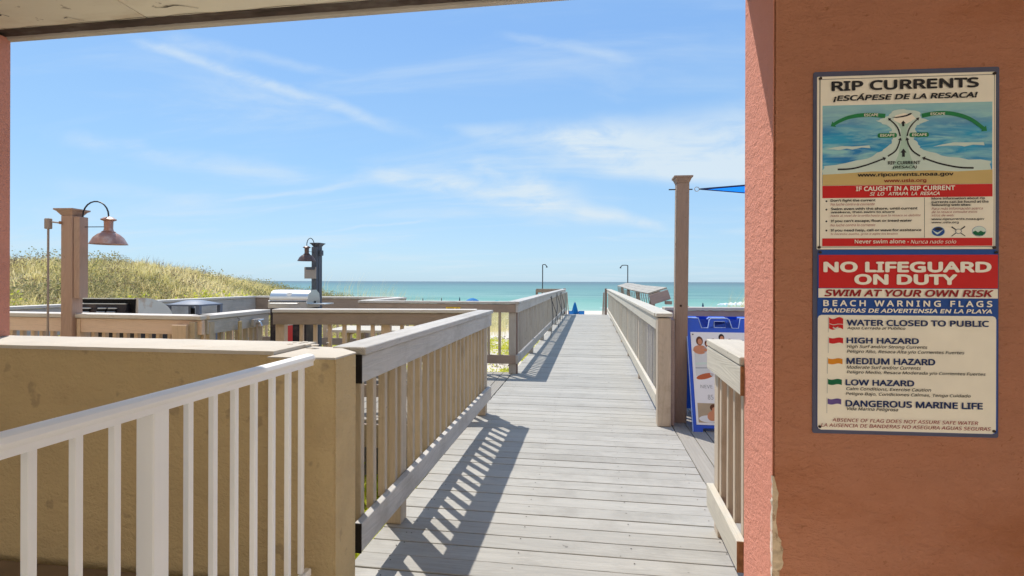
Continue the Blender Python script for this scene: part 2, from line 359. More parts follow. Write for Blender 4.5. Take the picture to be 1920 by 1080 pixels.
def text_meshes(items, y, parent, th=.0):
    """lettering: items = (text, x0, x1, z0, z1, shear, weight, material); one mesh per colour"""
    byc = {}
    dg = bpy.context.evaluated_depsgraph_get()
    for s, x0, x1, z0, z1, sh, wt, c in items:
        cu = bpy.data.curves.new('t', 'FONT'); cu.body = s; cu.size = 1; cu.resolution_u = 3; cu.offset = 0;
        if FONT: cu.font = FONT
        cu.fill_mode = 'FRONT'
        o = bpy.data.objects.new('t', cu); COL.objects.link(o)
        dg.update(); me = bpy.data.meshes.new_from_object(o.evaluated_get(dg)); bpy.data.objects.remove(o); bpy.data.curves.remove(cu)
        n = len(me.vertices); co = np.empty(n*3); me.vertices.foreach_get('co', co); co = co.reshape(-1, 3)
        desc = any(q in s for q in 'gjpqy,()¡')
        capz = .729 if True else 1
        lo = co[:, 0].min(); hi = co[:, 0].max(); zlo = co[:, 1].min() if desc else max(co[:, 1].min(), -.02); zhi = co[:, 1].max()
        P = np.empty_like(co); hz_ = (z1-z0)
        P[:, 2] = z0+(co[:, 1]-zlo)/(zhi-zlo)*hz_
        w = (x1-x0)-sh*hz_
        P[:, 0] = x0+(co[:, 0]-lo)/(hi-lo)*w+(P[:, 2]-z0)*sh
        P[:, 1] = y
        pf = [tuple(p.vertices) for p in me.polygons]; q = wt*(z1-z0)*1.25
        wide = (x1-x0)/max(hi-lo, 1e-6)/((z1-z0)/(zhi-zlo)); qx = q*max(1, wide*.9)
        for ii, (sx_, sz_) in enumerate(((0, 0), (1, 0), (-1, 0), (.7, .7), (-.7, -.7), (.7, -.7), (-.7, .7), (0, 1), (0, -1)) if wt > 0 else ((0, 0),)):
            P2 = P.copy(); P2[:, 0] += sx_*qx; P2[:, 2] += sz_*q; P2[:, 1] -= ii*.00005
            byc.setdefault(c, []).append((P2, pf))
        bpy.data.meshes.remove(me)
    for c, L in byc.items():
        V, F, b = [], [], 0
        for P, pf in L:
            V += [tuple(p) for p in P]; F += [tuple(i+b for i in f) for f in pf]; b = len(V)
        me = bpy.data.meshes.new('lettering'); me.from_pydata(V, [], F); me.update()
        link('lettering', me, c, parent)['kind'] = 'stuff'

# ================================================================== ground, sea
def sst(t): t = np.clip(t, 0, 1); return t*t*(3-2*t)
def vnoise(x, y, s, seed):
    """smooth value noise on numpy arrays"""
    r = np.random.default_rng(seed).random((64, 64))
    u, v = x/s, y/s; i, j = np.floor(u).astype(int), np.floor(v).astype(int); fu, fv = sst(u-i), sst(v-j)
    g = lambda a, b: r[a % 64, b % 64]
    return (g(i, j)*(1-fu)+g(i+1, j)*fu)*(1-fv)+(g(i, j+1)*(1-fu)+g(i+1, j+1)*fu)*fv
def ground_z(x, y):
    x = np.asarray(x, float); y = np.asarray(y, float)
    base = np.interp(y, [0, 12, 24, 40, 60, 78, 104, 150, 400], [-.7, -.75, -1.3, -2.6, -3.4, -3.55, -4.25, -6, -9])
    H = np.interp(y, [0, 12, 17, 20, 25, 30, 36, 45, 60, 78, 104], [1.6, 1.7, 1.82, 1.95, 1.30, .72, .05, -.9, -2.6, -3.5, -4.25])
    f = sst((-x-7.2)/13.)*(1-sst((-x-26)/40.)*.6)
    z = base*(1-f)+np.maximum(H, base)*f
    z = z+(vnoise(x, y, 3.1, 1)-.5)*.45*sst((np.abs(x+1)-2.5)/3)*(y < 80)+(vnoise(x, y, .9, 2)-.5)*.10*(y < 60)
    z = z+1.35*np.exp(-(((x-6.2)/3.0)**2+((y-17.5)/3.6)**2))
    return z
xs = np.concatenate([-np.geomspace(4000, 62, 12), np.arange(-60, 60.1, .75), np.geomspace(62, 4000, 12)])
ys = np.concatenate([-np.geomspace(4000, 42, 10), np.arange(-40, 0, 4), np.arange(0, 60, .5), np.arange(60, 160, 2.5), np.geomspace(165, 5000, 14)])
X, Y = np.meshgrid(xs, ys); Z = ground_z(X, Y)
V = np.stack([X.ravel(), Y.ravel(), Z.ravel()], 1); nx = len(xs); ny = len(ys)
I, J = np.meshgrid(np.arange(nx-1), np.arange(ny-1)); a = (J*nx+I).ravel()
F = np.stack([a, a+1, a+nx+1, a+nx], 1)
M['sand'] = mat('white_sand', (.66, .59, .49), rough=.95, var=.06, vscale=.6, bump=.8, bscale=14, bdist=.03, col2=(.50, .42, .31), f2=(2.2, .55, .75, .45), space='Object')
nt = M['sand'].node_tree; k = NT(nt); bs = [n_ for n_ in nt.nodes if n_.type == 'BSDF_PRINCIPLED'][0]; src = bs.inputs['Base Color'].links[0].from_socket
gp = k.n('ShaderNodeNewGeometry').outputs['Position']; gxx = k.sep(gp)[0]      # dead stalks and litter covering the dune's sand
litter = k.m('MULTIPLY', k.rng(gxx, -7.4, -8.4, 0, 1, True), k.rng(k.noise(gp, .8, 5., .6), .32, .46, .25, 1, True))
k.put(bs.inputs['Base Color'], k.mix(litter, src, k.mix(k.rng(k.noise(gp, 3.5, 4.), .4, .6), (.34, .27, .13), (.24, .23, .08))))
tag(from_np('beach_and_dune_ground', V, F, 'sand', True), kind='structure')
# pavement behind, under the building
box('pavement', (-30, 30, -60, 1.999, -.75, -.03), 'pavement')['kind'] = 'structure'
box('landing_floor', (-9, -1.012, -5, 1.975, -.02, .15), 'concrete')['kind'] = 'structure'

def sea_mat():
    m_ = bpy.data.materials.new('sea_water'); m_.use_nodes = True; m_.node_tree.nodes.clear(); k = NT(m_.node_tree)
    b = k.n('ShaderNodeBsdfPrincipled'); o = k.n('ShaderNodeOutputMaterial'); k.t.links.new(b.outputs[0], o.inputs[0])
    g = k.n('ShaderNodeNewGeometry').outputs['Position']; x, y, z = k.sep(g)
    wob = k.m('MULTIPLY', k.m('SUBTRACT', k.noise(k.scale(g, (.004, .010, 1)), 1., 3.), .5), 1.0)
    ly = k.m('LOGARITHM', k.m('MAXIMUM', y, 90.), 10.)                 # depth colour by distance: sand bars, deep water, then grey painted in for horizon haze
    ly = k.m('ADD', ly, k.m('MULTIPLY', wob, .28))
    cr = k.n('ShaderNodeValToRGB'); k.put(cr.inputs[0], k.rng(ly, 1.95, 3.6))
    e = cr.color_ramp.elements
    pts = [(0, (.46, .50, .40)), (.06, (.24, .43, .33)), (.14, (.12, .32, .245)), (.22, (.18, .34, .28)), (.34, (.11, .26, .225)), (.5, (.105, .225, .21)), (.66, (.075, .15, .16)), (1, (.075, .105, .125))]
    e[0].position, e[0].color = pts[0][0], (*pts[0][1], 1); e[1].position, e[1].color = pts[-1][0], (*pts[-1][1], 1)
    for p, c in pts[1:-1]: q = e.new(p); q.color = (*c, 1)
    chop = k.m('ADD', k.m('MULTIPLY', k.noise(k.scale(g, (.05, .22, 1)), 1., 6., .65), .34), k.m('ADD', k.m('MULTIPLY', k.noise(k.scale(g, (.012, .055, 1)), 1., 5., .65), .33), k.m('MULTIPLY', k.noise(k.scale(g, (.003, .012, 1)), 1., 4., .6), .33)))
    c = k.mix(k.rng(chop, .49, .58, 0, .8, True), cr.outputs[0], (.035, .16, .15))
    cap = k.noise(k.scale(g, (.06, .35, 1)), 1.3, 5., .7); near = k.rng(y, 110, 420, 1, 0)
    c = k.mix(k.m('MULTIPLY', k.rng(cap, .66, .70, 0, 1, True), near), c, (.7, .78, .76))
    k.put(b.inputs['Base Color'], c); b.inputs['Roughness'].default_value = .32; b.inputs['Specular IOR Level'].default_value = .22; b.inputs['IOR'].default_value = 1.33
    bp = k.n('ShaderNodeBump'); bp.inputs['Strength'].default_value = .6; bp.inputs['Distance'].default_value = .5
    k.put(bp.inputs['Height'], k.m('ADD', chop, k.m('MULTIPLY', k.noise(k.scale(g, (.5, 1.4, 1)), 1., 4.), .25))); k.put(b.inputs['Normal'], bp.outputs[0])
    return m_
M['sea'] = sea_mat()
bm = bmesh.new(); vs = [bm.verts.new(p) for p in ((-40000, 95, -4.2), (40000, 95, -4.2), (40000, 45000, -4.2), (-40000, 45000, -4.2))]; bm.faces.new(vs)
tag(link('sea', to_mesh(bm), 'sea'), kind='structure')

# ---- surf: low rolls of foam
def surf(x0, x1, y, w, h, lab, seed):
    r = random.Random(seed); n = 60; bm = bmesh.new(); rows = []
    for i in range(n+1):
        t = i/n; x = x0+(x1-x0)*t; e = math.sin(math.pi*t)**.5; ww = w*e*r.uniform(.6, 1.15)+.01; hh = h*e*r.uniform(.55, 1.1)+.01; yy = y+1.6*math.sin(x*.12+seed)+r.uniform(-.15, .15)
        rows.append([bm.verts.new((x, yy+q*ww, -4.21+p*hh)) for q, p in ((-1, 0), (-.55, .8), (-.1, 1), (.5, .7), (1, 0))])
    for a, b in zip(rows, rows[1:]):
        for j in range(4): bm.faces.new((a[j], b[j], b[j+1], a[j+1]))
    tag(link('breaking_wave', to_mesh(bm, 'w', True), 'foam'), lab, 'wave', kind='stuff')
surf(31, 52, 134, 1.8, .9, 'white breaking wave rolling in near the shore on the right', 3)
surf(-34, -20, 117, .8, .25, 'thin line of foam near the shore left of the blue umbrella', 5)
surf(2, 26, 112, .9, .28, 'low foamy ripple washing onto the beach past the boardwalk end', 8)

# ================================================================== plants on the dune
def blades(name, px_, py_, hgt, wid, nb, lean, cols, label, cat, mlist, top=None, seed=1):
    """tufts of grass: nb curved blades per tuft"""
    r = np.random.default_rng(seed); n = len(px_)*nb
    bx = np.repeat(px_, nb)+r.normal(0, .06, n); by = np.repeat(py_, nb)+r.normal(0, .06, n); bz = ground_z(bx, by)-.03
    h = np.repeat(hgt, nb)*r.uniform(.55, 1.15, n); az = r.uniform(0, 2*np.pi, n); l = r.uniform(.15, 1., n)*lean*h
    w = wid*r.uniform(.7, 1.4, n); ca, sa = np.cos(az), np.sin(az)
    wind = .18*h
    P0 = np.stack([bx-sa*w, by+ca*w, bz], 1); P1 = np.stack([bx+sa*w, by-ca*w, bz], 1)
    mx = bx+ca*l*.35; my = by+sa*l*.35
    P2 = np.stack([mx+sa*w*.8, my-ca*w*.8, bz+h*.6], 1); P3 = np.stack([mx-sa*w*.8, my+ca*w*.8, bz+h*.6], 1)
    P4 = np.stack([bx+ca*l+wind, by+sa*l, bz+h], 1)
    V = np.concatenate([P0, P1, P2, P3, P4]); i = np.arange(n)
    T = np.concatenate([np.stack([i, i+n, i+2*n], 1), np.stack([i, i+2*n, i+3*n], 1), np.stack([i+3*n, i+2*n, i+4*n], 1)])
    o = from_np(name, V, T, mlist); tag(o, label, cat, kind='stuff'); return o
def leaves(name, cx, cy, rad, size, nl, mlist, label, cat, seed, up=.25):
    r = np.random.default_rng(seed); n = len(cx)*nl
    rr = np.repeat(rad, nl)*np.sqrt(r.random(n)); th = r.uniform(0, 2*np.pi, n)
    x = np.repeat(cx, nl)+rr*np.cos(th); y = np.repeat(cy, nl)+rr*np.sin(th)
    z = ground_z(x, y)+r.random(n)*up*np.maximum(.2, 1-(rr/np.repeat(rad, nl))**2)*np.minimum(np.repeat(rad, nl)*2, 1.2)
    d = r.normal(size=(n, 3)); d[:, 2] = np.abs(d[:, 2])*.5+.1; d /= np.linalg.norm(d, axis=1)[:, None]
    e = np.cross(d, r.normal(size=(n, 3))); e /= np.linalg.norm(e, axis=1)[:, None]
    s = (size*r.uniform(.6, 1.4, n))[:, None]; C = np.stack([x, y, z], 1)
    V = np.concatenate([C, C+d*s*.5+e*s*.28, C+d*s, C+d*s*.5-e*s*.28]); i = np.arange(n)
    o = from_np(name, V, np.stack([i, i+n, i+2*n, i+3*n], 1), mlist); tag(o, label, cat, kind='stuff'); return o
def foliage(name, cols, scale=1.2, patch=.5):
    m_ = bpy.data.materials.new(name); m_.use_nodes = True; m_.node_tree.nodes.clear(); k = NT(m_.node_tree)
    b = k.n('ShaderNodeBsdfPrincipled'); o = k.n('ShaderNodeOutputMaterial'); b.inputs['Roughness'].default_value = .6; b.inputs['Specular IOR Level'].default_value = .2
    tr = k.n('ShaderNodeBsdfTranslucent'); ms = k.n('ShaderNodeMixShader'); ms.inputs[0].default_value = .5
    g = k.n('ShaderNodeNewGeometry').outputs['Position']
    n1 = k.noise(g, patch, 4., .6); n2 = k.noise(g, scale*6, 3., .7)
    c = k.mix(k.rng(n1, .40, .60, 0, 1, True), cols[0], cols[1]); c = k.mix(k.rng(n2, .42, .66, 0, 1, True), c, cols[2])
    k.put(b.inputs['Base Color'], c); k.put(tr.inputs[0], c)
    k.t.links.new(b.outputs[0], ms.inputs[1]); k.t.links.new(tr.outputs[0], ms.inputs[2]); k.t.links.new(ms.outputs[0], o.inputs[0]); return m_
M['drygrass'] = foliage('dry_beach_grass', ((.80, .68, .36), (.66, .60, .25), (.88, .78, .50)))
M['greengrass'] = foliage('green_beach_grass', ((.56, .52, .16), (.68, .60, .26), (.80, .69, .38)), patch=.3)
M['leafy'] = foliage('yellow_green_leaves', ((.60, .64, .06), (.44, .50, .06), (.76, .70, .12)), 2., 1.)
M['sage'] = foliage('grey_green_scrub', ((.34, .33, .14), (.44, .38, .20), (.22, .23, .09)), 2., .6)
M['purplebrush'] = foliage('brown_scrub', ((.23, .17, .12), (.30, .22, .16), (.15, .12, .08)), 2., .6)
def scatter(n, x0, x1, y0, y1, seed, dens=None):
    r = np.random.default_rng(seed); x = r.uniform(x0, x1, n); y = r.uniform(y0, y1, n)
    if dens is not None: kx = r.random(n) < dens(x, y); x, y = x[kx], y[kx]
    return x, y
out = lambda x, y: ~((x > -7.0) & (x < 3.8) & (y < 9.9)) & ~((x > -1.4) & (x < 1.6) & (y < 23.6))
dune = lambda x, y: (out(x, y) & (x < -7.)) * (1-.55*sst((y-44)/20))
x, y = scatter(30000, -27, -7.1, 3, 46, 21, dune); blades('dune_grass', x, y, np.random.default_rng(1).uniform(.14, .40, len(x)), .010, 6, .9, None, 'dry tan grass covering the dune left of the grills', 'grass', 'drygrass', seed=5)
x, y = scatter(17000, -27, -7.1, 3, 48, 22, lambda x, y: dune(x, y)*(vnoise(x, y, 3.2, 9) > .42)); blades('green_dune_grass', x, y, np.random.default_rng(2).uniform(.2, .5, len(x)), .009, 6, .8, None, 'patches of green grass mixed into the dry grass on the dune', 'grass', 'greengrass', seed=6)
x, y = scatter(1500, -25, -7.3, 4, 44, 23, lambda x, y: dune(x, y)*(vnoise(x, y, 2.6, 14) > .50)*(x > -15)*(y < 22)); leaves('dune_scrub', x, y, np.random.default_rng(3).uniform(.25, .8, len(x)), .10, 120, 'leafy', 'low yellow-green leafy ground cover on the dune slope', 'ground cover', 31, .55)
x, y = scatter(1500, -26, -7.5, 4, 48, 24, lambda x, y: dune(x, y)*(vnoise(x, y, 3.0, 33) > .52)); leaves('grey_scrub', x, y, np.random.default_rng(4).uniform(.25, .75, len(x)), .075, 100, 'sage', 'grey green scrub scattered over the dune', 'scrub', 32, .75)
x, y = scatter(900, -26, -7.5, 4, 48, 25, lambda x, y: dune(x, y)*(vnoise(x, y, 2.2, 43) > .58)); leaves('brown_scrub', x, y, np.random.default_rng(5).uniform(.2, .7, len(x)), .06, 110, 'purplebrush', 'brown woody scrub scattered over the dune', 'scrub', 33, .5)
x, y = scatter(900, -23, -11, 6, 36, 61, lambda x, y: vnoise(x, y, 2.0, 71) > .58); leaves('crest_scrub', x, y, np.random.default_rng(15).uniform(.4, .9, len(x)), .08, 150, 'sage', 'dark green and brown bushes along the dune crest', 'scrub', 63, .55)
# tall stems breaking the skyline
x, y = scatter(1100, -24, -16, 10, 40, 26); blades('sea_oats', x, y, np.random.default_rng(6).uniform(.3, .65, len(x)), .006, 4, .5, None, 'tall thin sea oats standing along the dune crest', 'sea oats', 'purplebrush', seed=9)
x, y = scatter(900, -17, -5, 30, 52, 46); blades('sparse_sea_oats', x, y, np.random.default_rng(6).uniform(.9, 2.3, len(x)), .006, 3, .25, None, 'sparse thin stems in front of the sea behind the grill fence', 'sea oats', 'drygrass', seed=19)
x, y = scatter(2600, 3.9, 9.5, 12.5, 22, 27, lambda x, y: np.exp(-(((x-6.2)/2.4)**2+((y-17.5)/3.2)**2))); blades('right_dune_grass', x, y, np.random.default_rng(7).uniform(.3, .75, len(x)), .007, 7, .6, None, 'straw coloured grass on the small dune by the pillar', 'grass', 'drygrass', seed=10)
x, y = scatter(420, 3.9, 9., 13, 21, 29); blades('tall_right_oats', x, y, np.random.default_rng(8).uniform(.8, 1.5, len(x)), .004, 2, .3, None, 'tall pale sea oat stems against the water by the pillar', 'sea oats', 'drygrass', seed=12)
# ground plants beside the boardwalk
x, y = scatter(420, -9, -1.5, 8.2, 24, 30, lambda x, y: out(x, y)*(vnoise(x, y, 1.7, 51) > .50)); leaves('creeping_beach_plants', x, y, np.random.default_rng(9).uniform(.15, .5, len(x)), .06, 70, 'leafy', 'green creeping plants on the sand left of the boardwalk', 'ground cover', 34, .3)
x, y = scatter(260, -9, -1.5, 8.2, 26, 36, lambda x, y: out(x, y)*(vnoise(x, y, 1.9, 57) > .55)); leaves('rusty_beach_plants', x, y, np.random.default_rng(9).uniform(.15, .5, len(x)), .05, 70, 'purplebrush', 'brown creeping plants on the sand left of the boardwalk', 'ground cover', 37, .35)
x, y = scatter(230, -3.3, -1.35, 2.6, 5.1, 35); leaves('planting_bed', x, y, np.random.default_rng(10).uniform(.12, .3, len(x)), .09, 60, 'leafy', 'dark green leafy plants below the near left handrail', 'plants', 38, .5)

# ================================================================== decks
def decking(name, label, x0, x1, y0, y1, lengthwise, m_, pitch=.1397, gap=.0068, top=0.):
    e = empty(name, kind='structure'); e['label'] = label
    if lengthwise:
        n = int(round((x1-x0)/pitch)); p = (x1-x0)/n; me = boxmesh((0, p-gap, y0, y1, -.032, 0), m_, .002)
        for i in range(n): link('deck_board', me, None, e, (x0+i*p, 0, top+random.uniform(-.0012, .0012)))
    else:
        n = int(round((y1-y0)/pitch)); p = (y1-y0)/n; me = boxmesh((x0, x1, 0, p-gap, -.032, 0), m_, .002)
        for i in range(n): link('deck_board', me, None, e, (random.uniform(-.003, .003), y0+i*p+random.uniform(-.0016, .0016), top+random.uniform(-.0018, .0018)), (random.uniform(-.006, .006), random.uniform(-.0006, .0006), random.uniform(-.0006, .0006)))
    return e
d1 = decking('boardwalk', 'long boardwalk of pale grey cross boards leading to the sea', -1.16, .80, 2.01, 22.7, False, 'deck')
box('side_beam', (-1.15, -1.11, 2.02, 22.69, -.26, -.034), 'brown', d1); box('side_beam', (.74, .78, 2.02, 22.69, -.26, -.034), 'brown', d1)
for yy in (22.9,): pass
d2 = decking('right_side_deck', 'side deck of lengthwise boards right of the boardwalk', .806, 3.6, 2.42, 6.62, True, 'deck_y')
d3 = decking('grill_deck', 'wooden deck under the grills', -6.75, -3.42, 4.12, 9.62, True, 'deck_y')
d4 = decking('grill_path_deck', 'short deck linking the boardwalk to the grills', -3.41, -1.166, 5.02, 7.98, True, 'deck_y')
box('side_beam', (-3.40, -1.17, 4.96, 5.0, -.26, -.034), 'brown', d4)
box('side_beam', (-6.75, -3.42, 4.07, 4.11, -.26, -.034), 'brown', d3)

# ================================================================== building
def panel(name, *a, **kw): return box(name, *a, **kw)
ce = empty('ceiling', kind='structure'); ce['label'] = 'cream painted ceiling of the covered passage'
xj = -2.14-1.22*6; 
for i in range(12):
    x0 = xj+1.22*i
    box('ceiling_panel', (x0+.004, x0+1.216, -2.2, 2.262, 2.682+random.uniform(-.001, .001), 2.72), 'ceiling', ce)
box('slab', (xj, xj+1.22*12, -2.2, 2.37, 2.722, 2.95), 'salmon', ce)
# drip edge: an uneven dark flashing between the ceiling and its outer trim
bm = bmesh.new(); n = 160; rows = []
for i in range(n+1):
    x_ = xj+1.22*12*i/n; w1 = 2.262-random.random()*.012; w2 = 2.338+random.uniform(-.004, .004)
    rows.append([bm.verts.new((x_, w1, 2.679)), bm.verts.new((x_, w1+.02, 2.70+random.uniform(-.004, .004))), bm.verts.new((x_, w2-.02, 2.698)), bm.verts.new((x_, w2, 2.684))])
for a_, b_ in zip(rows, rows[1:]):
    for j in range(3): bm.faces.new((a_[j], a_[j+1], b_[j+1], b_[j]))
link('drip_flashing', to_mesh(bm, 'f'), 'flashing', ce)
box('edge_trim', (xj, xj+1.22*12, 2.339, 2.37, 2.668, 2.721), 'stucco_top', ce, .004)
for sx, sy, l_ in ((-1.93, 2.05, .13), (-2.02, 2.17, .20), (-2.55, 2.2, .09), (-1.25, 2.0, .10), (-2.85, 2.12, .06)):   # paint cracks with hanging flakes
    bm = bmesh.new(); pts = []
    for i in range(9):
        t = i/8; pts.append((sx+l_*t, sy+.012*math.sin(t*7+sx*9)+.03*t, .0035*math.sin(math.pi*t)+.0008))
    u = [bm.verts.new((p[0], p[1]+p[2], 2.6808)) for p in pts]; v = [bm.verts.new((p[0], p[1]-p[2], 2.6785)) for p in pts]
    for i in range(8): bm.faces.new((u[i], u[i+1], v[i+1], v[i]))
    link('paint_crack', to_mesh(bm), 'flashing', ce)

M['facade'] = mat('cream_facade', (.88, .80, .71), rough=.9, var=.05, vscale=.3)
bf = empty('hotel_building'); tag(bf, 'cream pink hotel front above and beside the covered passage', 'building')
box('facade_wall', (-40, 40, 2.28, 2.365, 2.952, 6), 'facade', bf); box('facade_wall', (3.30, 40, 2.28, 2.365, -.03, 2.951), 'facade', bf); box('facade_wall', (-40, -9.5, 2.28, 2.365, -.03, 2.951), 'facade', bf)
box('roof_slab', (-40, 40, -2.2, 2.27, 5.8, 6), 'facade', bf)
for fx in range(-9, 10): box('window', (fx*4-.9, fx*4+.9, 2.366, 2.38, 3.9, 5.2), 'paper', bf)
bf = empty('rear_reflector'); tag(bf, 'tall unseen cream wall added to bounce sun into the passage', 'building')  # added unseen block that bounces sunlight back into the passage
box('facade_wall', (-40, 40, -10.4, -10., -.03, 22), 'facade', bf)
for fx in range(-9, 10):
    for fz in range(1, 7): box('window', (fx*4-.9, fx*4+.9, -9.998, -9.97, fz*3+.2, fz*3+1.8), 'paper', bf)
wd = Vector((math.cos(R(3.4)), math.sin(R(3.4)), 0)); C0 = Vector((.66, 2.013, 0))
pe = empty('right_pillar', (0, 0, 0)); tag(pe, 'salmon stucco pillar carrying the beach warning signs', 'pillar')
far = C0+wd*2.6
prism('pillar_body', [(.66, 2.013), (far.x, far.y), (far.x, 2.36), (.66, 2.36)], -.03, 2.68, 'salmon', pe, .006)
box('sunlit_face', (.6575, .6599, 2.0135, 2.3595, -.02, 2.679), 'pink', pe)  # same stucco, paler and pinker to paint in the sun on this side
def ragged(name, side, m_, seed, z0, z1, wmin, wmax, th, parent):
    """a ragged vertical patch hugging the near corner of the pillar"""
    r = random.Random(seed); bm = bmesh.new(); n = 46; rows = []
    for i in range(n+1):
        z = z0+(z1-z0)*i/n; e = min(1, 6*(1-i/n))
        w_ = (wmin+(wmax-wmin)*(.5+.5*math.sin(i*.37+seed))*r.uniform(.6, 1.1))*e+.002
        t_ = th*r.uniform(.5, 1.3)
        if side == 'front':
            o_ = Vector((wd.y, -wd.x, 0))
            a = C0+wd*(-.002)+o_*t_*.6; m1 = C0+wd*w_*.5+o_*t_*r.uniform(.7, 1.6); b = C0+wd*w_+o_*t_; c = C0+wd*(w_+.003)-o_*.002
        else:
            o_ = Vector((-1, 0, 0)); dd = Vector((0, 1, 0))
            a = C0-dd*(.003)+o_*t_*.5; m1 = C0+dd*w_*.5+o_*t_*r.uniform(.7, 1.6); b = C0+dd*w_+o_*t_; c = C0+dd*(w_+.003)-o_*.002
        rows.append([bm.verts.new((p.x, p.y, z)) for p in (a, m1, b, c)])
    for p, q in zip(rows, rows[1:]):
        for j in range(3): bm.faces.new((p[j], p[j+1], q[j+1], q[j]))
    return link(name, to_mesh(bm), m_, parent)
ragged('broken_plaster', 'front', 'plaster', 4, -.02, .700, .008, .036, .005, pe)['label'] = 'chipped bare plaster low on the pillar corner'
ragged('peeling_coat', 'side', 'caulk', 9, -.02, .70, .004, .016, .004, pe)['label'] = 'flaking whitish paint strip along the pillar corner'

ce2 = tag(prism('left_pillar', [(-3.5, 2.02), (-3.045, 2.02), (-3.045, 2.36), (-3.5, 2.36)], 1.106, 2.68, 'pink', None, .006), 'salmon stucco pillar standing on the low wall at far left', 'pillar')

we = empty('low_wall'); tag(we, 'low beige stucco wall with sun-paled coping below the left pillar', 'wall')
box('wall_face', (-9, -1.31, 2.03, 2.37, .0, 1.088), 'stucco', we)
# coping: stucco paled for the sun on it, slightly uneven along its edges
def walltop(x0, x1, y0, y1, z0, z1, n, m_, parent, amp=.004, seed=3):
    r = random.Random(seed); bm = bmesh.new(); rows = []
    for i in range(n+1):
        x = x0+(x1-x0)*i/n; f = r.uniform(-amp, amp); g = r.uniform(-amp, amp)
        rows.append([bm.verts.new(p) for p in ((x, y0+f, z0), (x, y0+f+.003, z1), (x, y1+g-.003, z1+r.uniform(-.001, .001)), (x, y1+g, z0))])
    for a, b in zip(rows, rows[1:]):
        for j in range(3): bm.faces.new((a[j], a[j+1], b[j+1], b[j]))
        bm.faces.new((a[3], a[0], b[0], b[3]))
    bm.faces.new(rows[0]); bm.faces.new(rows[-1][::-1]); return link('walltop', to_mesh(bm), m_, parent)
walltop(-9, -1.312, 2.022, 2.378, 1.089, 1.104, 90, 'stucco_top', we)
pr = empty('wall_pier'); tag(pr, 'square beige stucco pier ending the low wall beside the boardwalk', 'pier')
prism('pier_body', [(-1.308, 1.98), (-1.012, 1.98), (-1.012, 2.17), (-1.15, 2.30), (-1.308, 2.30)], -.03, 1.082, 'stucco', pr, .005)
bm = bmesh.new(); top = [(-1.309, 1.979), (-1.011, 1.979), (-1.011, 2.169), (-1.15, 2.29), (-1.309, 2.33)]
lo_ = [bm.verts.new((x, y, 1.083)) for x, y in top]; hi_ = [bm.verts.new((x, y, 1.088+.003*(i % 2))) for i, (x, y) in enumerate(top)]
bm.faces.new(lo_[::-1]); bm.faces.new(hi_)
for i in range(5): bm.faces.new((lo_[i], lo_[(i+1) % 5], hi_[(i+1) % 5], hi_[i]))
link('pier_top', to_mesh(bm), 'stucco_top', pr)
for i in range(9):      # crumbled mortar where the wall meets the pier
    cx_, cy_ = -1.33+random.uniform(-.10, .10), 2.30+random.uniform(-.05, .06); s_ = random.uniform(.006, .018)
    bm = bmesh.new(); bmesh.ops.create_icosphere(bm, subdivisions=1, radius=s_)
    for v_ in bm.verts: v_.co = Vector((v_.co.x*random.uniform(.8, 1.6), v_.co.y*random.uniform(.8, 1.4), v_.co.z*random.uniform(.2, .5)))
    link('mortar_lump', to_mesh(bm), 'stucco_top', we, (cx_, cy_, 1.104))

# ================================================================== railings
def railing(name, label, p0, p1, s=1, mc='rail', mf='rail', mb='rail_z', mp='rail_z', posts=(), pitch=.145, b0=.10, b1=None, bw=.038,
            cat='handrail', group=None, capw=.165, ztop=1.097, kick=True, cap_over=.018, seg=3.66, thicker=False, skip=(), kick0=0., kickz=0., post_w=.095, cap0=0., cap1=0., post_top=None, blackends=False, postz=0., fh=.125):
    p0 = Vector(p0); p1 = Vector(p1); L = (p1-p0).length; e = empty(name, (p0.x, p0.y, 0), math.atan2(p1.y-p0.y, p1.x-p0.x)); tag(e, label, cat, group)
    yb = lambda a, b: (a, b) if s > 0 else (-b, -a)
    n = max(1, round(L/seg)); ls = L/n
    for i in range(n):
        a, b = i*ls+(cap0*-1 if i == 0 else .0015), (i+1)*ls+(cap1 if i == n-1 else -.0015); dz_ = random.uniform(-.003, .003) if n > 1 else 0
        box('cap_board', (a, b, *yb(-cap_over, capw), ztop-.036+dz_, ztop+dz_), mc, e, .004)
        box('top_board', (i*ls+.001, (i+1)*ls-.001, *yb(0, .038), ztop-.040-fh+dz_, ztop-.040+dz_), mf, e, .003)
        if kick: box('bottom_board', (i*ls+.001+(kick0 if i == 0 else 0), (i+1)*ls-.001, *yb(0, .038), .155+kickz+dz_*2, .287+kickz+dz_*2), mf, e, .003)
    if not posts: posts = [L*.02]+[L*(j+1)/math.ceil(L/2.4) for j in range(math.ceil(L/2.4))]
    pm = boxmesh((-post_w/2, post_w/2, *yb(.0395, .0395+post_w), postz, ztop-.038), mp, .004, 'post')
    for q in posts: link('post', pm, None, e, (q, 0, 0))
    bmh = boxmesh((-bw/2, bw/2, *yb(.039, .039+bw), .255, ztop-.038), mb, .003, 'baluster')
    q = b0; b1 = L-.05 if b1 is None else b1
    while q < b1:
        if all(abs(q-w_) > (post_w+bw)/2+.012 for w_ in posts) and not any(a_ < q < b_ for a_, b_ in skip):
            link('baluster', bmh, None, e, (q+random.uniform(-.003, .003), 0, random.uniform(-.003, .003)), (random.uniform(-.006, .006), random.uniform(-.007, .007), random.uniform(-.05, .05)))
        q += pitch
    if blackends:
        for z0_, z1_ in ((ztop-.166, ztop-.0355), (.154, .288)): box('black_end', (-.006, 0, *yb(-.001, .039), z0_, z1_), 'blackend', e)
    return e, L
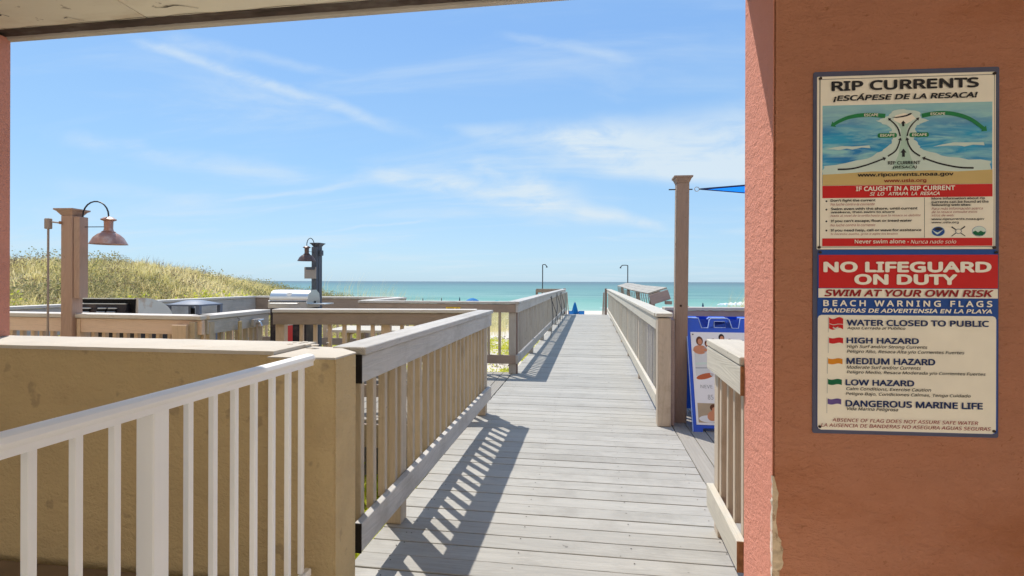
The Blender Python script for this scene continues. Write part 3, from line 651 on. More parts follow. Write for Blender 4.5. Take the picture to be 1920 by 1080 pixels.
railing('near_left_handrail', 'grey painted handrail starting at the beige pier, left side of boardwalk', (-1.03, 2.27), (-1.03, 5.48), 1, posts=(.66, 3.13), b0=.10, pitch=.147, capw=.145, blackends=True)
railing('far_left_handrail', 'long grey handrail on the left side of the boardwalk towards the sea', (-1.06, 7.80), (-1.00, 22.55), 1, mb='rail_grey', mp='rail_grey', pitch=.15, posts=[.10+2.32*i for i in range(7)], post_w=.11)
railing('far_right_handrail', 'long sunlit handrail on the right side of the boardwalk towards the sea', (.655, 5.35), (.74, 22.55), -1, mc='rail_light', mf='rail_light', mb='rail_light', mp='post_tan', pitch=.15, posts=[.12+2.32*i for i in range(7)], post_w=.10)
ne, L_ = railing('near_right_handrail', 'short whitewashed handrail between the boardwalk and the right pillar', (.643, 2.365), (.662, 3.10), -1, mc='rail_light', mf='rail_light', mb='post_tan', mp='post_tan', posts=(.68,), b0=.12, pitch=.15, capw=.18, cap_over=.003, ztop=1.078, kick0=.05, kickz=-.025)
box('cut_end', (-.005, 0, -.039, .001, .913, 1.038), 'endgrain', ne)['label'] = 'dark cut end of the top board'
box('cut_end', (.045, .0505, -.039, .001, .129, .263), 'endgrain', ne)['label'] = 'rusty brown cut end of the bottom board'
# end of the far right handrail: boxed post facing the passage
pz = empty('railing_end_post', (.655, 5.32, 0)); tag(pz, 'square tan end post at the near end of the sunlit handrail', 'post')
box('post_face', (.002, .128, -.10, .018, 0, 1.05), 'post_tan', pz, .004); box('cap_end', (-.012, .140, -.115, .018, 1.062, 1.098), 'rail_light', pz, .004)
box('side_post', (.133, .168, -.055, .04, 0, 1.03), 'mauve', pz, .003)
# fences round the grill deck
railing('grill_fence', 'salmon-lit wooden fence in front of the black grill and left lamp', (-6.6, 4.20), (-3.30, 4.06), 1, mc='fence_cap', mf='fence', mb='fence_z', mp='fence_z', cat='fence', pitch=.115, posts=(.1, 1.95, 3.24), b0=.06)
railing('grill_side_fence', 'short grey fence running back from the three stepped posts', (-3.29, 4.12), (-3.37, 5.12), 1, mc='fence_cap', mf='rail', mb='rail_z', mp='rail_z', cat='fence', pitch=.13, posts=(.9,), b0=.14)
pg = empty('stepped_end_posts', (-3.40, 4.03, 0)); tag(pg, 'cluster of three square posts at the corner of the grill fence', 'post')
box('front_post', (-.14, .0, -.03, .045, 0, 1.02), 'fence_z', pg, .004); box('middle_post', (.002, .06, .0, .10, 0, 1.045), 'rail_z', pg, .003); box('side_post', (.055, .115, .105, .17, 0, 1.04), 'rail_z', pg, .003)
railing('path_fence', 'tan fence from the near left handrail towards the steel grill', (-3.36, 5.17), (-1.20, 5.50), 1, mc='fence_cap', mf='brown', mb='fence_z', mp='fence_z', cat='fence', pitch=.155, posts=(.06, 1.2, 2.15), b0=.285)
railing('yellow_label_fence', 'brown cross fence bearing a yellow sticker in front of the sea', (-3.57, 7.72), (-1.065, 7.82), 1, mc='rail', mf='brown', mb='rail_z', mp='brown_z', cat='fence', pitch=.16, posts=(.06, 1.3, 2.44), b0=.14, post_w=.11)
railing('back_left_fence', 'grey fence along the dune side of the grills', (-6.62, 9.62), (-6.50, 4.30), -1, mc='fence_cap', mf='rail', mb='fence_z', mp='fence_z', cat='fence', pitch=.13, fh=.34)
railing('back_fence', 'fence behind the steel grill, facing the sea', (-6.66, 9.62), (-3.62, 9.56), 1, mc='fence_cap', mf='brown', mb='fence_z', mp='fence_z', cat='fence', pitch=.14, fh=.34)
railing('back_side_fence', 'short pale fence joining the back fence to the sticker fence', (-3.60, 9.54), (-3.62, 7.95), 1, mc='fence_cap', mf='rail_light', mb='rail_z', mp='rail_z', cat='fence', pitch=.14, fh=.34)
railing('right_cross_fence', 'mauve brown cross fence behind the blue sandwich board', (.90, 6.50), (3.6, 6.72), 1, mc='rail_light', mf='mauve', mb='fence_z', mp='mauve', cat='fence', pitch=.15)
railing('shower_screen_fence', 'dark short fence at the end of the left handrail below the shower', (-2.25, 22.3), (-1.15, 22.35), 1, mc='brown', mf='brown', mb='brown_z', mp='brown_z', cat='fence', pitch=.14)
# yellow sticker on the fence
st = empty('yellow_sticker', (-2.17, 7.765, .948), math.atan2(.1, 2.505)); tag(st, 'yellow sticker with dark print on the brown cross fence', 'sticker')
flat('sticker_face', [(0, 0), (.225, 0), (.225, .062), (0, .062)], 0, 'yellow', st, .001)
for j in range(2): flat('printed_line', [(.02, .018+.022*j), (.125, .018+.022*j), (.125, .026+.022*j), (.02, .026+.022*j)], -.0016, 'ink', st, .0004)
bm = bmesh.new(); bmesh.ops.create_cone(bm, cap_ends=True, segments=16, radius1=.02, radius2=.02, depth=.0008, matrix=Matrix.Translation((.175, -.0014, .031)) @ Matrix.Rotation(R(90), 4, 'X')); link('round_mark', to_mesh(bm), 'ink', st)
bm = bmesh.new(); bmesh.ops.create_cone(bm, cap_ends=True, segments=16, radius1=.013, radius2=.013, depth=.0008, matrix=Matrix.Translation((.175, -.0022, .031)) @ Matrix.Rotation(R(90), 4, 'X')); link('round_mark', to_mesh(bm), 'yellow', st)

# white metal railing in front
wr = empty('white_railing', (-1.11, 0, 0)); tag(wr, 'white metal railing beside the landing in the foreground', 'handrail')
prof = [(-.022, 1.062), (.018, 1.062), (.018, 1.078), (.024, 1.084), (.026, 1.092), (.020, 1.103), (.008, 1.108), (-.012, 1.108), (-.024, 1.103), (-.030, 1.092), (-.028, 1.084), (-.022, 1.078)]
bm = bmesh.new(); A_ = [bm.verts.new((x, -.6, z)) for x, z in prof]; B_ = [bm.verts.new((x, 1.955, z)) for x, z in prof]
for i in range(len(prof)): bm.faces.new((A_[i], A_[(i+1) % len(prof)], B_[(i+1) % len(prof)], B_[i]))
bm.faces.new(A_); bm.faces.new(B_[::-1]); link('top_rail', to_mesh(bm, 'r', True), 'white', wr)
box('bottom_rail', (-.015, .012, -.6, 1.955, .22, .25), 'white', wr, .003)
bmm = boxmesh((-.0185, 0, -.0095, .0095, .251, 1.061), 'white', .0015)
for y_ in (-.4, -.3, -.2, -.1, 0, .1, .2, .3, .4, .5, .6, .70, .80, .902, 1.0, 1.095, 1.327, 1.425, 1.52, 1.618, 1.72, 1.82, 1.912): link('baluster', bmm, None, wr, (0, y_, 0))
box('post', (-.052, .001, 1.197, 1.249, .15, 1.062), 'white', wr, .003)

# tall post with shade sail
tp = empty('shade_sail_post', (.898, 5.44, 0)); tag(tp, 'tall slightly leaning brown post with flared cap holding the shade sail', 'post'); tp.rotation_euler = (0, R(.5), 0)
box('post_shaft', (-.060, .060, -.058, .058, 0, 2.385), 'tallpost', tp, .003)
def flare(name, hw0, hw1, z0, z1, m_, parent, loc=(0, 0, 0)):
    bm = bmesh.new(); lv = []
    for hw, z in ((hw0, z0), (hw0*.4+hw1*.6, z0+(z1-z0)*.62), (hw1, z0+(z1-z0)*.80), (hw1, z1)):
        lv.append([bm.verts.new((sx*hw, sy*hw, z)) for sx, sy in ((-1, -1), (1, -1), (1, 1), (-1, 1))])
    for a, b in zip(lv, lv[1:]):
        for i in range(4): bm.faces.new((a[i], a[(i+1) % 4], b[(i+1) % 4], b[i]))
    bm.faces.new(lv[0][::-1]); ap = bm.verts.new((0, 0, z1+(hw1)*.12))
    for i in range(4): bm.faces.new((lv[-1][i], lv[-1][(i+1) % 4], ap))
    return link(name, to_mesh(bm), m_, parent, loc)
flare('post_cap', .059, .090, 2.386, 2.455, 'tallpost', tp)
tube('eye_bolt', [(-.13, 0, 2.33), (.10, 0, 2.33)], .006, 'bolt', tp)
tube('cable', [(-.064, -.04, 2.33), (-.064, -.04, 1.0), (-.064, -.04, .02)], .004, 'caulk', tp, 6)
tube('bolt_head', [(-.01, -.059, 1.165), (-.01, -.065, 1.165)], .011, 'bolt', tp, 10)
sl = empty('shade_sail', (1.045, 5.44, 2.33)); tag(sl, 'bright blue triangular shade sail stretched from the tall brown post', 'shade sail')
A3, B3, C3 = Vector((.06, 0, 0)), Vector((4.2, -1.45, .05)), Vector((4.7, 4.1, .27))
bm = bmesh.new(); N_ = 16; gr = {}
for i in range(N_+1):
    for j in range(N_+1-i):
        u, v = i/N_, j/N_; p = A3*(1-u-v)+B3*u+C3*v; w_ = 1-u-v
        cen = (A3+B3+C3)/3; edge = max(0, min(u, v, w_)); pull = .10*(u*v+v*w_+u*w_)*(1 if edge < .02 else .8)
        p = p+(cen-p)*pull*.8; p.z -= .35*u*v*w_*3; gr[i, j] = bm.verts.new(p)
for i in range(N_):
    for j in range(N_-i):
        bm.faces.new((gr[i, j], gr[i+1, j], gr[i, j+1]))
        if i+j < N_-1: bm.faces.new((gr[i+1, j], gr[i+1, j+1], gr[i, j+1]))
eA = [gr[i, 0].co.copy() for i in range(N_+1)]; eB = [gr[0, j].co.copy() for j in range(N_+1)]; eC = [gr[N_-j, j].co.copy() for j in range(N_+1)]
link('sail_cloth', to_mesh(bm, 's', True), 'sail', sl)
for q in (eA, eB, eC): tube('hem', q, .009, 'sailedge', sl, 6)
bm = bmesh.new(); tube_bm(bm, [(.015+.022*math.cos(t), 0, .022*math.sin(t)) for t in np.linspace(0, 2*math.pi, 13)], .004, 6, False); link('ring', to_mesh(bm), 'steel', sl)
tube('turnbuckle', [(.035, 0, 0), (.085, 0, 0)], .007, 'bolt', sl)

# ================================================================== lamps
def lamp(name, label, loc, rz, shade_m, post_m, arm_r=.30, mount=True, shaftw=.055, plate=False):
    e = empty(name, (loc[0], loc[1], 0), rz); tag(e, label, 'lamp post', 'lamp posts round the grill deck')
    box('post_shaft', (-shaftw, shaftw, -shaftw, shaftw, 0, 1.985), post_m, e, .004)
    flare('post_cap', shaftw-.001, shaftw+.038, 1.986, 2.045, post_m, e)
    box('mounting_board', (shaftw+.002, shaftw+.062, -.045, .045, 1.24, 1.975), post_m, e, .003)
    x0 = shaftw+.05; c = (x0+arm_r+.055)/2; rr = (arm_r+.055-x0)/2
    pts = [(x0, 0, 1.976)]+[(c-rr*math.cos(t), 0, 1.985+rr*1.05*math.sin(t)) for t in np.linspace(0.05, math.pi, 12)]+[(arm_r+.055, 0, 1.965)]
    tube('gooseneck_arm', pts, .0065, 'wire', e, 8)
    tube('brace', [(shaftw+.07, 0, 1.885), (arm_r+.03, 0, 1.885)], .004, 'wire', e, 6)
    sh = lathe('lamp_shade', [(.0, 1.975), (.03, 1.972), (.045, 1.962), (.062, 1.952), (.058, 1.945), (.036, 1.935), (.034, 1.87), (.038, 1.85), (.055, 1.838), (.052, 1.834), (.085, 1.815), (.115, 1.785), (.137, 1.742), (.147, 1.726), (.138, 1.730), (.10, 1.775), (.03, 1.80), (0, 1.80)], shade_m, e, 28, (arm_r+.055, 0, 0))
    lathe('bulb', [(0, 1.74), (.02, 1.745), (.03, 1.765), (.022, 1.79), (.015, 1.80)], 'caulk', sh, 12)
    return e
l1 = lamp('lamp_post', 'pinkish lamp post with copper shade beside the black grill', (-4.66, 4.12), R(4), 'lampcopper', 'lamppost')
box('conduit_box', (-.175, -.125, -.10, -.06, 1.86, 1.955), 'conduit', l1, .006); tube('conduit_pipe', [(-.15, -.08, 1.865), (-.152, -.08, .02)], .0085, 'conduit', l1)
tube('conduit_arm', [(-.128, -.08, 1.925), (-.05, -.072, 1.915)], .007, 'conduit', l1); tube('arm_bolt', [(-.045, -.066, 1.917), (-.045, -.075, 1.917)], .014, 'endgrain', l1)
box('lower_board', (.067, .10, -.02, .05, .0, 1.05), 'fence_z', l1)
l2 = lamp('lamp_post', 'slate grey lamp post with dark shade and metal plate behind the steel grill', (-4.58, 8.32), R(-90), 'lampdark', 'slate', .29)
box('notice_plate', (.142, .160, -.15, .06, 1.44, 1.635), 'plate', l2, .003); box('plate_top', (.141, .165, -.12, .045, 1.59, 1.634), 'slate', l2)
box('junction_box', (.0, .07, .067, .11, 1.83, 1.92), 'slate', l2, .006)

# ================================================================== grills, bin
def side_prism(name, prof, x0, x1, m_, parent, smooth=False):
    """profile in (y,z), extruded along x"""
    bm = bmesh.new(); a = [bm.verts.new((x0, y, z)) for y, z in prof]; b = [bm.verts.new((x1, y, z)) for y, z in prof]; n = len(prof)
    bm.faces.new(a); bm.faces.new(b[::-1])
    for i in range(n): bm.faces.new((a[i], b[i], b[(i+1) % n], a[(i+1) % n]))
    return link(name, to_mesh(bm, name, smooth), m_, parent)
g1 = empty('barbecue_grill', (-5.30, 4.72, 0), R(5)); tag(g1, 'black fronted gas grill with four vents and a rust stained hood end', 'grill')
arc = [(.02+.50*math.sin(t), .98+.235*math.cos(t)) for t in np.linspace(0, math.pi/2, 12)]
side_prism('hood_shell', [(.02, .98)]+arc, .075, .655, 'dark', g1, True)
side_prism('hood_end', [(.0, .98)]+[(y-.01, z+.006) for y, z in arc], .657, .685, 'steel_old', g1, False)
box('hood_opening', (.085, .62, -.004, .018, 1.165, 1.205), 'black', g1); box('hood_lip', (.07, .655, -.008, .02, 1.206, 1.215), 'steel', g1, .001)
box('hood_frame', (.615, .655, -.012, .018, .98, 1.205), 'black', g1)
side_prism('control_panel', [(-.10, 1.04), (-.055, 1.155), (.015, 1.155), (.015, .98), (-.10, .98)], .0, .612, 'darkbrown', g1)
box('panel_edge', (.0, .60, -.056, -.02, 1.1555, 1.163), 'steel', g1, .001)
for x_ in (.05, .155, .325, .435):
    vn = box('vent', (x_, x_+.085, -.096, -.075, 1.085, 1.105), 'black', g1, .002, rot=(0, 0, 0))
    box('vent_lip', (x_-.004, x_+.09, -.085, -.066, 1.108, 1.120), 'steel', g1, .002); box('vent_lip', (x_-.004, x_+.088, -.103, -.088, 1.070, 1.082), 'steel', g1, .002)
box('grill_body', (.03, .66, .02, .50, .45, .86), 'dark', g1, .01)
for a, b in ((.05, .05), (.61, .05), (.05, .46), (.61, .46)): box('leg', (a, a+.03, b, b+.03, 0, .449), 'dark', g1)
bn = empty('waste_bin', (-5.06, 5.62, 0), R(3)); tag(bn, 'slate blue waste bin with a domed lid and open sides', 'bin')
box('bin_body', (.02, .42, .02, .42, 0, .86), 'binblue', bn, .02)
for sx, sy in ((0, 0), (.39, 0), (0, .39), (.39, .39)): box('lid_corner', (sx, sx+.05, sy, sy+.05, .861, 1.105), 'binblue', bn, .006)
bm = bmesh.new(); NN = 10; gg = [[bm.verts.new((.44*i/NN, .44*j/NN, 1.10+.05*(1-abs(2*i/NN-1)**2.2)*(1-abs(2*j/NN-1)**2.2)+.012)) for j in range(NN+1)] for i in range(NN+1)]
for i in range(NN):
    for j in range(NN): bm.faces.new((gg[i][j], gg[i+1][j], gg[i+1][j+1], gg[i][j+1]))
ed = [e_ for e_ in bm.edges if e_.is_boundary]; ex = bmesh.ops.extrude_edge_only(bm, edges=ed)
for v_ in ex['geom']:
    if isinstance(v_, bmesh.types.BMVert): v_.co.z = 1.092
link('domed_lid', to_mesh(bm, 'lid', True), 'binblue', bn)
box('inner_liner', (.06, .10, .36, .385, .862, 1.05), 'black', bn); box('lid_ceiling', (.03, .41, .03, .41, 1.098, 1.104), 'black', bn)
g3 = empty('barbecue_grill', (-4.86, 7.36, 0), R(6)); tag(g3, 'stainless steel grill with closed hood, round gauge and bar handle', 'grill')
W3 = .60
hp = [(.0, .985), (.0, 1.085), (.03, 1.10)]+[(.03+.20*(1-math.cos(t)), 1.10+.16*math.sin(t)) for t in np.linspace(.15, math.pi/2, 8)]+[(.36, 1.262), (.47, 1.20), (.50, 1.10), (.50, .985)]
hd = side_prism('hood', hp, 0, W3, 'steel', g3, True)
tube('hood_handle', [(.05, .005, 1.055), (.05, -.045, 1.055), (W3-.12, -.045, 1.055), (W3-.12, .005, 1.055)], .009, 'steel', hd, 8)
bm = bmesh.new(); bmesh.ops.create_cone(bm, cap_ends=True, segments=20, radius1=.045, radius2=.04, depth=.02, matrix=Matrix.Translation((W3*.5, .075, 1.19)) @ Matrix.Rotation(R(55), 4, 'X')); link('gauge', to_mesh(bm, 'g', True), 'steel_old', hd)
box('hood_seam', (.0, W3, -.004, .004, 1.08, 1.092), 'dark', g3)
tube('hood_pivot', [(W3, .30, 1.07), (W3+.012, .30, 1.07)], .016, 'black', g3, 12)
box('side_shelf', (W3+.004, W3+.26, .05, .42, 1.035, 1.052), 'steel', g3, .003); box('grill_body', (.02, W3-.02, .02, .48, .30, .984), 'darkbrown', g3, .01)
for a, b in ((.03, .04), (W3-.06, .04), (.03, .44), (W3-.06, .44)): box('leg', (a, a+.03, b, b+.03, 0, .299), 'dark', g3)
tl = empty('grill_brush', (-3.262, 4.52, 0)); tag(tl, 'wooden handled grill brush hung on the short grey fence', 'brush')
box('handle', (-.022, .0, -.02, .02, .80, 1.02), 'table', tl, .005); box('brush_head', (-.03, .0, -.045, .045, .745, .80), 'conduit', tl, .005); tube('hook', [(-.02, 0, 1.02), (-.02, 0, 1.045), (-.035, 0, 1.05)], .004, 'wire', tl)
tl = empty('water_tap', (-3.275, 4.78, 0)); tag(tl, 'steel water tap with lever on the short grey fence', 'tap')
tube('tap_body', [(-.02, 0, .985), (.035, 0, .985), (.05, 0, .95)], .014, 'steel', tl, 10); tube('lever', [(.015, -.01, 1.0), (.02, .075, 1.01)], .009, 'steel', tl, 8); tube('supply_pipe', [(0, .0, .97), (0, .0, .0)], .011, 'conduit', tl, 8); box('tap_plate', (-.03, .0, -.05, .10, .955, 1.02), 'plate', tl, .003)
rb = empty('red_cabinet', (-3.87, 6.05, 0), R(-8)); tag(rb, 'narrow bright red cabinet seen through the tan fence slats', 'cabinet')
box('cabinet_body', (0, .13, 0, .13, .30, .84), 'red', rb, .006); box('cabinet_lid', (-.004, .134, -.004, .134, .841, .865), 'caulk', rb, .004)
for a, b in ((.0, .0), (.10, .0), (.0, .10), (.10, .10)): box('foot', (a, a+.03, b, b+.03, 0, .299), 'dark', rb)
pt = empty('picnic_table', (-3.50, 6.35, 0), R(4)); tag(pt, 'pale topped wooden picnic table behind the tan path fence', 'table')
tb = boxmesh((0, 1.75, 0, .135, .705, .74), 'rail_light', .003); sb_ = boxmesh((0, 1.75, 0, .13, .42, .455), 'table', .003)
for i in range(5): link('table_plank', tb, None, pt, (0, .28+i*.142, 0))
for y_ in (-.08, .07, 1.02, 1.17): link('bench_plank', sb_, None, pt, (0, y_-.03, 0))
for x_ in (.2, 1.5):
    box('cross_beam', (x_, x_+.04, -.08, 1.28, .37, .419), 'table', pt); box('top_beam', (x_, x_+.04, .30, .97, .655, .704), 'table', pt)
    for s_, y_ in ((1, .40), (-1, .86)):
        box('leg', (x_+.041, x_+.08, -.045, .045, -.37, .37), 'table', pt, .003, loc=(0, y_-s_*.14, .36), rot=(R(-22*s_), 0, 0))
SIGN_TEXT = [
 ('RIP CURRENTS',48,533,2084.9,2116.9,0,0.045,'ink'),
 ('¡ESCÁPESE DE LA RESACA!',52,533,2044.6,2071.9,0.28,0.03,'ink'),
 ('ESCAPE',157,203,1990.9,1999.9,0,0.03,'pale'),
 ('ESCAPE',378,425,1989.8,1998.2,0,0.03,'pale'),
 ('ESCAPE',211,258,1917.8,1926.3,0,0.03,'pale'),
 ('ESCAPE',317,365,1917.5,1926.0,0,0.03,'pale'),
 ('RIP CURRENT',237,344,1818.5,1829.4,0,0.03,'ink'),
 ('(RESACA)',253,334,1802.4,1813.2,0.25,0.02,'ink'),
 ('www.ripcurrents.noaa.gov',136,453,1773.5,1789.1,0,0.03,'ink'),
 ('www.usla.org',224,364,1752.4,1767.4,0.0,0.02,'maroon'),
 ('IF CAUGHT IN A RIP CURRENT',130,458,1726.0,1741.1,0,0.04,'pale'),
 ('SI  LO   ATRAPA  LA  RESACA',176,411,1709.1,1720.4,0.28,0.03,'pale'),
 ("Don't fight the current",44,195,1686.4,1697.0,0,0.03,'ink'),
 ('No luche contra la corriente',43,194,1675.0,1683.7,0.25,0.0,'maroon'),
 ('Swim even with the shore, until current',45,335,1657.6,1667.4,0,0.03,'ink'),
 ('weakens, then swim to shore',45,259,1646.6,1654.9,0,0.03,'ink'),
 ('Nada al nivel de la orilla hasta que la resaca se debilite',43,347,1632.6,1642.4,0.25,0.0,'maroon'),
 ("If you can't escape, float or tread water",45,317,1613.6,1624.2,0,0.03,'ink'),
 ('No luche contra la corriente',43,196,1600.7,1609.8,0.25,0.0,'maroon'),
 ('If you need help, call or wave for assistance',45,348,1580.2,1590.8,0,0.03,'ink'),
 ('Si necesita auxilio, grite o agite los brazos',43,271,1568.1,1577.2,0.25,0.0,'maroon'),
 ('More information about rip',382,556,1690.8,1700.5,0,0.03,'ink'),
 ('currents can be found at the',382,568,1680.3,1688.9,0,0.03,'ink'),
 ('following web sites:',382,511,1668.0,1677.7,0,0.03,'ink'),
 ('Para más información acerca',382,551,1656.5,1665.4,0.25,0,'maroon'),
 ('de la resaca consulte estos',382,533,1645.3,1653.5,0.25,0,'maroon'),
 ('sitios de web:',382,458,1633.3,1641.5,0.25,0,'maroon'),
 ('www.ripcurrents.noaa.gov',382,554,1618.4,1628.1,0,0.02,'ink'),
 ('www.usla.org',382,471,1607.2,1616.2,0,0.02,'ink'),
 ('Never swim alone -',126,307,1539.5,1553.1,0,0.02,'pale'),
 ('Nunca nade solo',313,465,1538.3,1551.8,0.25,0.0,'pale'),
 ('NO LIFEGUARD',24,575,1438.9,1472.3,0,0.06,'pale'),
 ('ON DUTY',129,464,1395.0,1428.2,0,0.06,'pale'),
 ('SWIM AT YOUR OWN RISK',25,585,1351.7,1374.4,0.28,0.045,'maroon'),
 ('B E A C H   W A R N I N G   F L A G S',21,581,1316.7,1336.5,0,0.04,'pale'),
 ('BANDERAS DE ADVERTENSIA EN LA PLAYA',18,584,1294.0,1307.6,0.28,0.04,'pale'),
 ('WATER CLOSED TO PUBLIC',101,570,1247.5,1267.2,0,0.045,'navy'),
 ('Aqua Cerrada al Publico',101,298,1230.9,1243.7,0.25,0.01,'ink'),
 ('HIGH HAZARD',101,341,1184.6,1203.5,0,0.045,'navy'),
 ('High Surf and/or Strong Currents',100,371,1164.2,1178.5,0.25,0.01,'ink'),
 ('Peligro Alto, Resaca Alta y/o Corrientes Fuertes',100,493,1146.8,1161.1,0.25,0.01,'ink'),
 ('MEDIUM HAZARD',101,395,1110.5,1130.9,0,0.045,'navy'),
 ('Moderate Surf and/or Currents',100,350,1093.1,1105.2,0.25,0.01,'ink'),
 ('Peligro Medio, Resaca Moderada y/o Corrientes Fuertes',100,562,1073.4,1087.0,0.25,0.01,'ink'),
 ('LOW HAZARD',98,326,1034.8,1054.5,0,0.045,'navy'),
 ('Calm Conditions, Exercise Caution',98,384,1015.2,1028.0,0.25,0.01,'ink'),
 ('Peligro Bajo, Condiciones Calmas, Tenga Cuidado',97,514,996.2,1009.9,0.25,0.01,'ink'),
 ('DANGEROUS MARINE LIFE',98,551,959.2,980.4,0,0.045,'navy'),
 ('Vida Marina Peligrosa',98,275,941.8,956.9,0.25,0.01,'ink'),
 ('ABSENCE OF FLAG DOES NOT ASSURE SAFE WATER',52,539,903.7,915.8,0.22,0.005,'maroon'),
 ('LA AUSENCIA DE BANDERAS NO ASEGURA AGUAS SEGURAS',14,579,884.5,896.7,0.22,0.005,'maroon'),
]

# ================================================================== warning signs on the pillar
# sign-local mm: x along the wall from the plate's left edge, z above the boardwalk
def sheet(parent, name, x0, x1, z0, z1, m_, layer, corner=0., th=.0004):
    x0, x1, z0, z1 = (q/1000 for q in (x0, x1, z0, z1)); c = corner/1000
    poly = [(x0, z0), (x1, z0), (x1, z1), (x0, z1)] if not c else [(x0+c, z0), (x1-c, z0), (x1-c*.3, z0+c*.3), (x1, z0+c), (x1, z1-c), (x1-c*.3, z1-c*.3), (x1-c, z1), (x0+c, z1), (x0+c*.3, z1-c*.3), (x0, z1-c), (x0, z0+c), (x0+c*.3, z0+c*.3)]
    return flat(name, poly, -layer/1000, m_, parent, th)
def poly(parent, name, pts, m_, layer): return flat(name, [(x/1000, z/1000) for x, z in pts], -layer/1000, m_, parent, .0004)
def smoothline(pts, n=8):
    P = [Vector((p[0], p[1])) for p in pts]; P = [P[0]*2-P[1]]+P+[P[-1]*2-P[-2]]; out_ = []
    for i in range(1, len(P)-2):
        for j in range(n):
            t = j/n; a, b, c, d = P[i-1], P[i], P[i+1], P[i+2]
            out_.append(.5*((2*b)+(c-a)*t+(2*a-5*b+4*c-d)*t*t+(3*b-a-3*c+d)*t*t*t))
    out_.append(P[-2]); return out_
def ribbon(parent, name, pts, w0, w1, m_, layer, head=0., headl=0.):
    P = smoothline(pts); n = len(P); L_, R_ = [], []
    for i, p in enumerate(P):
        t = (P[min(i+1, n-1)]-P[max(i-1, 0)]).normalized(); nn = Vector((-t.y, t.x)); w = (w0+(w1-w0)*i/(n-1))/2
        L_.append(p+nn*w); R_.append(p-nn*w)
    if head:
        t = (P[-1]-P[-2]).normalized(); nn = Vector((-t.y, t.x)); e = P[-1]
        L_ += [e+nn*head/2, e+t*headl]; R_ += [e-nn*head/2]
    return poly(parent, name, [tuple(q) for q in L_]+[tuple(q) for q in reversed(R_)], m_, layer)
def sign_root(name, label):
    o = C0+wd*.1478+Vector((wd.y, -wd.x, 0))*.004
    return tag(empty(name, (o.x, o.y, 0), R(3.4)), label, 'sign')
TXT = [(s, a/1000, b/1000, c/1000, d/1000, sh, w, col_) for s, a, b, c, d, sh, w, col_ in SIGN_TEXT]
bk = sign_root('sign_backing', 'blue grey backing sheet around both warning signs'); sheet(bk, 'backing_sheet', -13, 607, 859, 2156, 'signframe', 0, 6, .0038)
bk['category'] = 'backing board'
s1 = sign_root('rip_current_sign', 'upper warning sign with RIP CURRENTS heading and sea picture')
sheet(s1, 'plate', -1, 594, 1519, 2138, 'cream', 2, 3, .0015)
sheet(s1, 'border_line', 7, 590, 1526, 2129, 'ink', 2.5); sheet(s1, 'face', 9.5, 588, 1528, 2127, 'cream', 3)
sheet(s1, 'sea_picture', 17, 582, 1747, 2033, 'printsea', 3.5)
poly(s1, 'sand_print', [(17, 1747), (582, 1747), (582, 1796), (470, 1791), (380, 1796), (290, 1794), (180, 1795), (90, 1789), (17, 1786)], 'sandprint', 5)
rr_ = random.Random(5)
chan = [(240, 1991), (219, 1983), (197, 1976), (233, 1960), (251, 1944), (244, 1925), (255, 1909), (244, 1890), (219, 1867), (168, 1841), (22, 1817), (19, 1782), (182, 1789), (290, 1786), (380, 1790), (578, 1789), (578, 1825), (436, 1843), (357, 1868), (338, 1888), (324, 1911), (331, 1926), (328, 1946), (342, 1961), (375, 1971), (349, 1980), (342, 2003), (291, 2014), (255, 2009)]
jag = []
for i, p in enumerate(chan):
    q = chan[(i+1) % len(chan)]; jag.append(p)
    for t in (.25, .5, .75): jag.append((p[0]+(q[0]-p[0])*t+rr_.uniform(-5, 5), p[1]+(q[1]-p[1])*t+rr_.uniform(-2.5, 2.5)))
poly(s1, 'pale_current', jag, 'white_print', 4.4)
poly(s1, 'current_centre', [(250, 1800), (330, 1800), (312, 1850), (300, 1900), (300, 1940), (318, 1985), (290, 2000), (262, 1985), (282, 1940), (282, 1900), (272, 1850)], 'seafoamprint', 4.8)
poly(s1, 'sand_head', [(255, 1976), (262, 1992), (290, 2000), (318, 1993), (330, 1980), (300, 1962), (280, 1962)], 'cream', 5.2)
for w_ in ([(26, 1877), (60, 1884), (84, 1887), (120, 1885), (175, 1888), (179, 1878), (150, 1881), (118, 1874), (100, 1878), (70, 1873), (55, 1876)], [(387, 1879), (420, 1887), (455, 1893), (500, 1892), (553, 1892), (556, 1881), (520, 1884), (491, 1878), (470, 1882), (436, 1882)]): poly(s1, 'wave_print', w_, 'white_print', 4.8)
ribbon(s1, 'escape_arrow', [(228, 1991), (182, 1996), (139, 1995), (102, 1988), (73, 1976), (56, 1966)], 15, 11, 'green', 5.4, 24, 14)
ribbon(s1, 'escape_arrow', [(350, 1989), (393, 1996), (436, 1996), (480, 1986), (516, 1969), (552, 1940)], 15, 12, 'green', 5.4, 26, 15)
for x_ in (203, 309): poly(s1, 'escape_pill', [(x_+4, 1914), (x_+60, 1914), (x_+64, 1918), (x_+64, 1926), (x_+60, 1930), (x_+4, 1930), (x_, 1926), (x_, 1918)], 'green', 5.6)
for p, w_, hd_ in (([(68, 1804), (117, 1806), (168, 1819), (222, 1839)], 6, 15), ([(237, 1848), (262, 1866), (273, 1889), (277, 1904)], 5, 13), ([(278, 1918), (273, 1939), (262, 1959), (244, 1977)], 4.5, 12),
                 ([(520, 1802), (473, 1805), (411, 1819), (360, 1838)], 6, 15), ([(344, 1847), (320, 1865), (306, 1888), (302, 1904)], 5, 13), ([(301, 1918), (306, 1939), (317, 1958), (334, 1976)], 4.5, 12)):
    ribbon(s1, 'current_arrow', p, w_, w_*.8, 'ink', 6, hd_, 10)
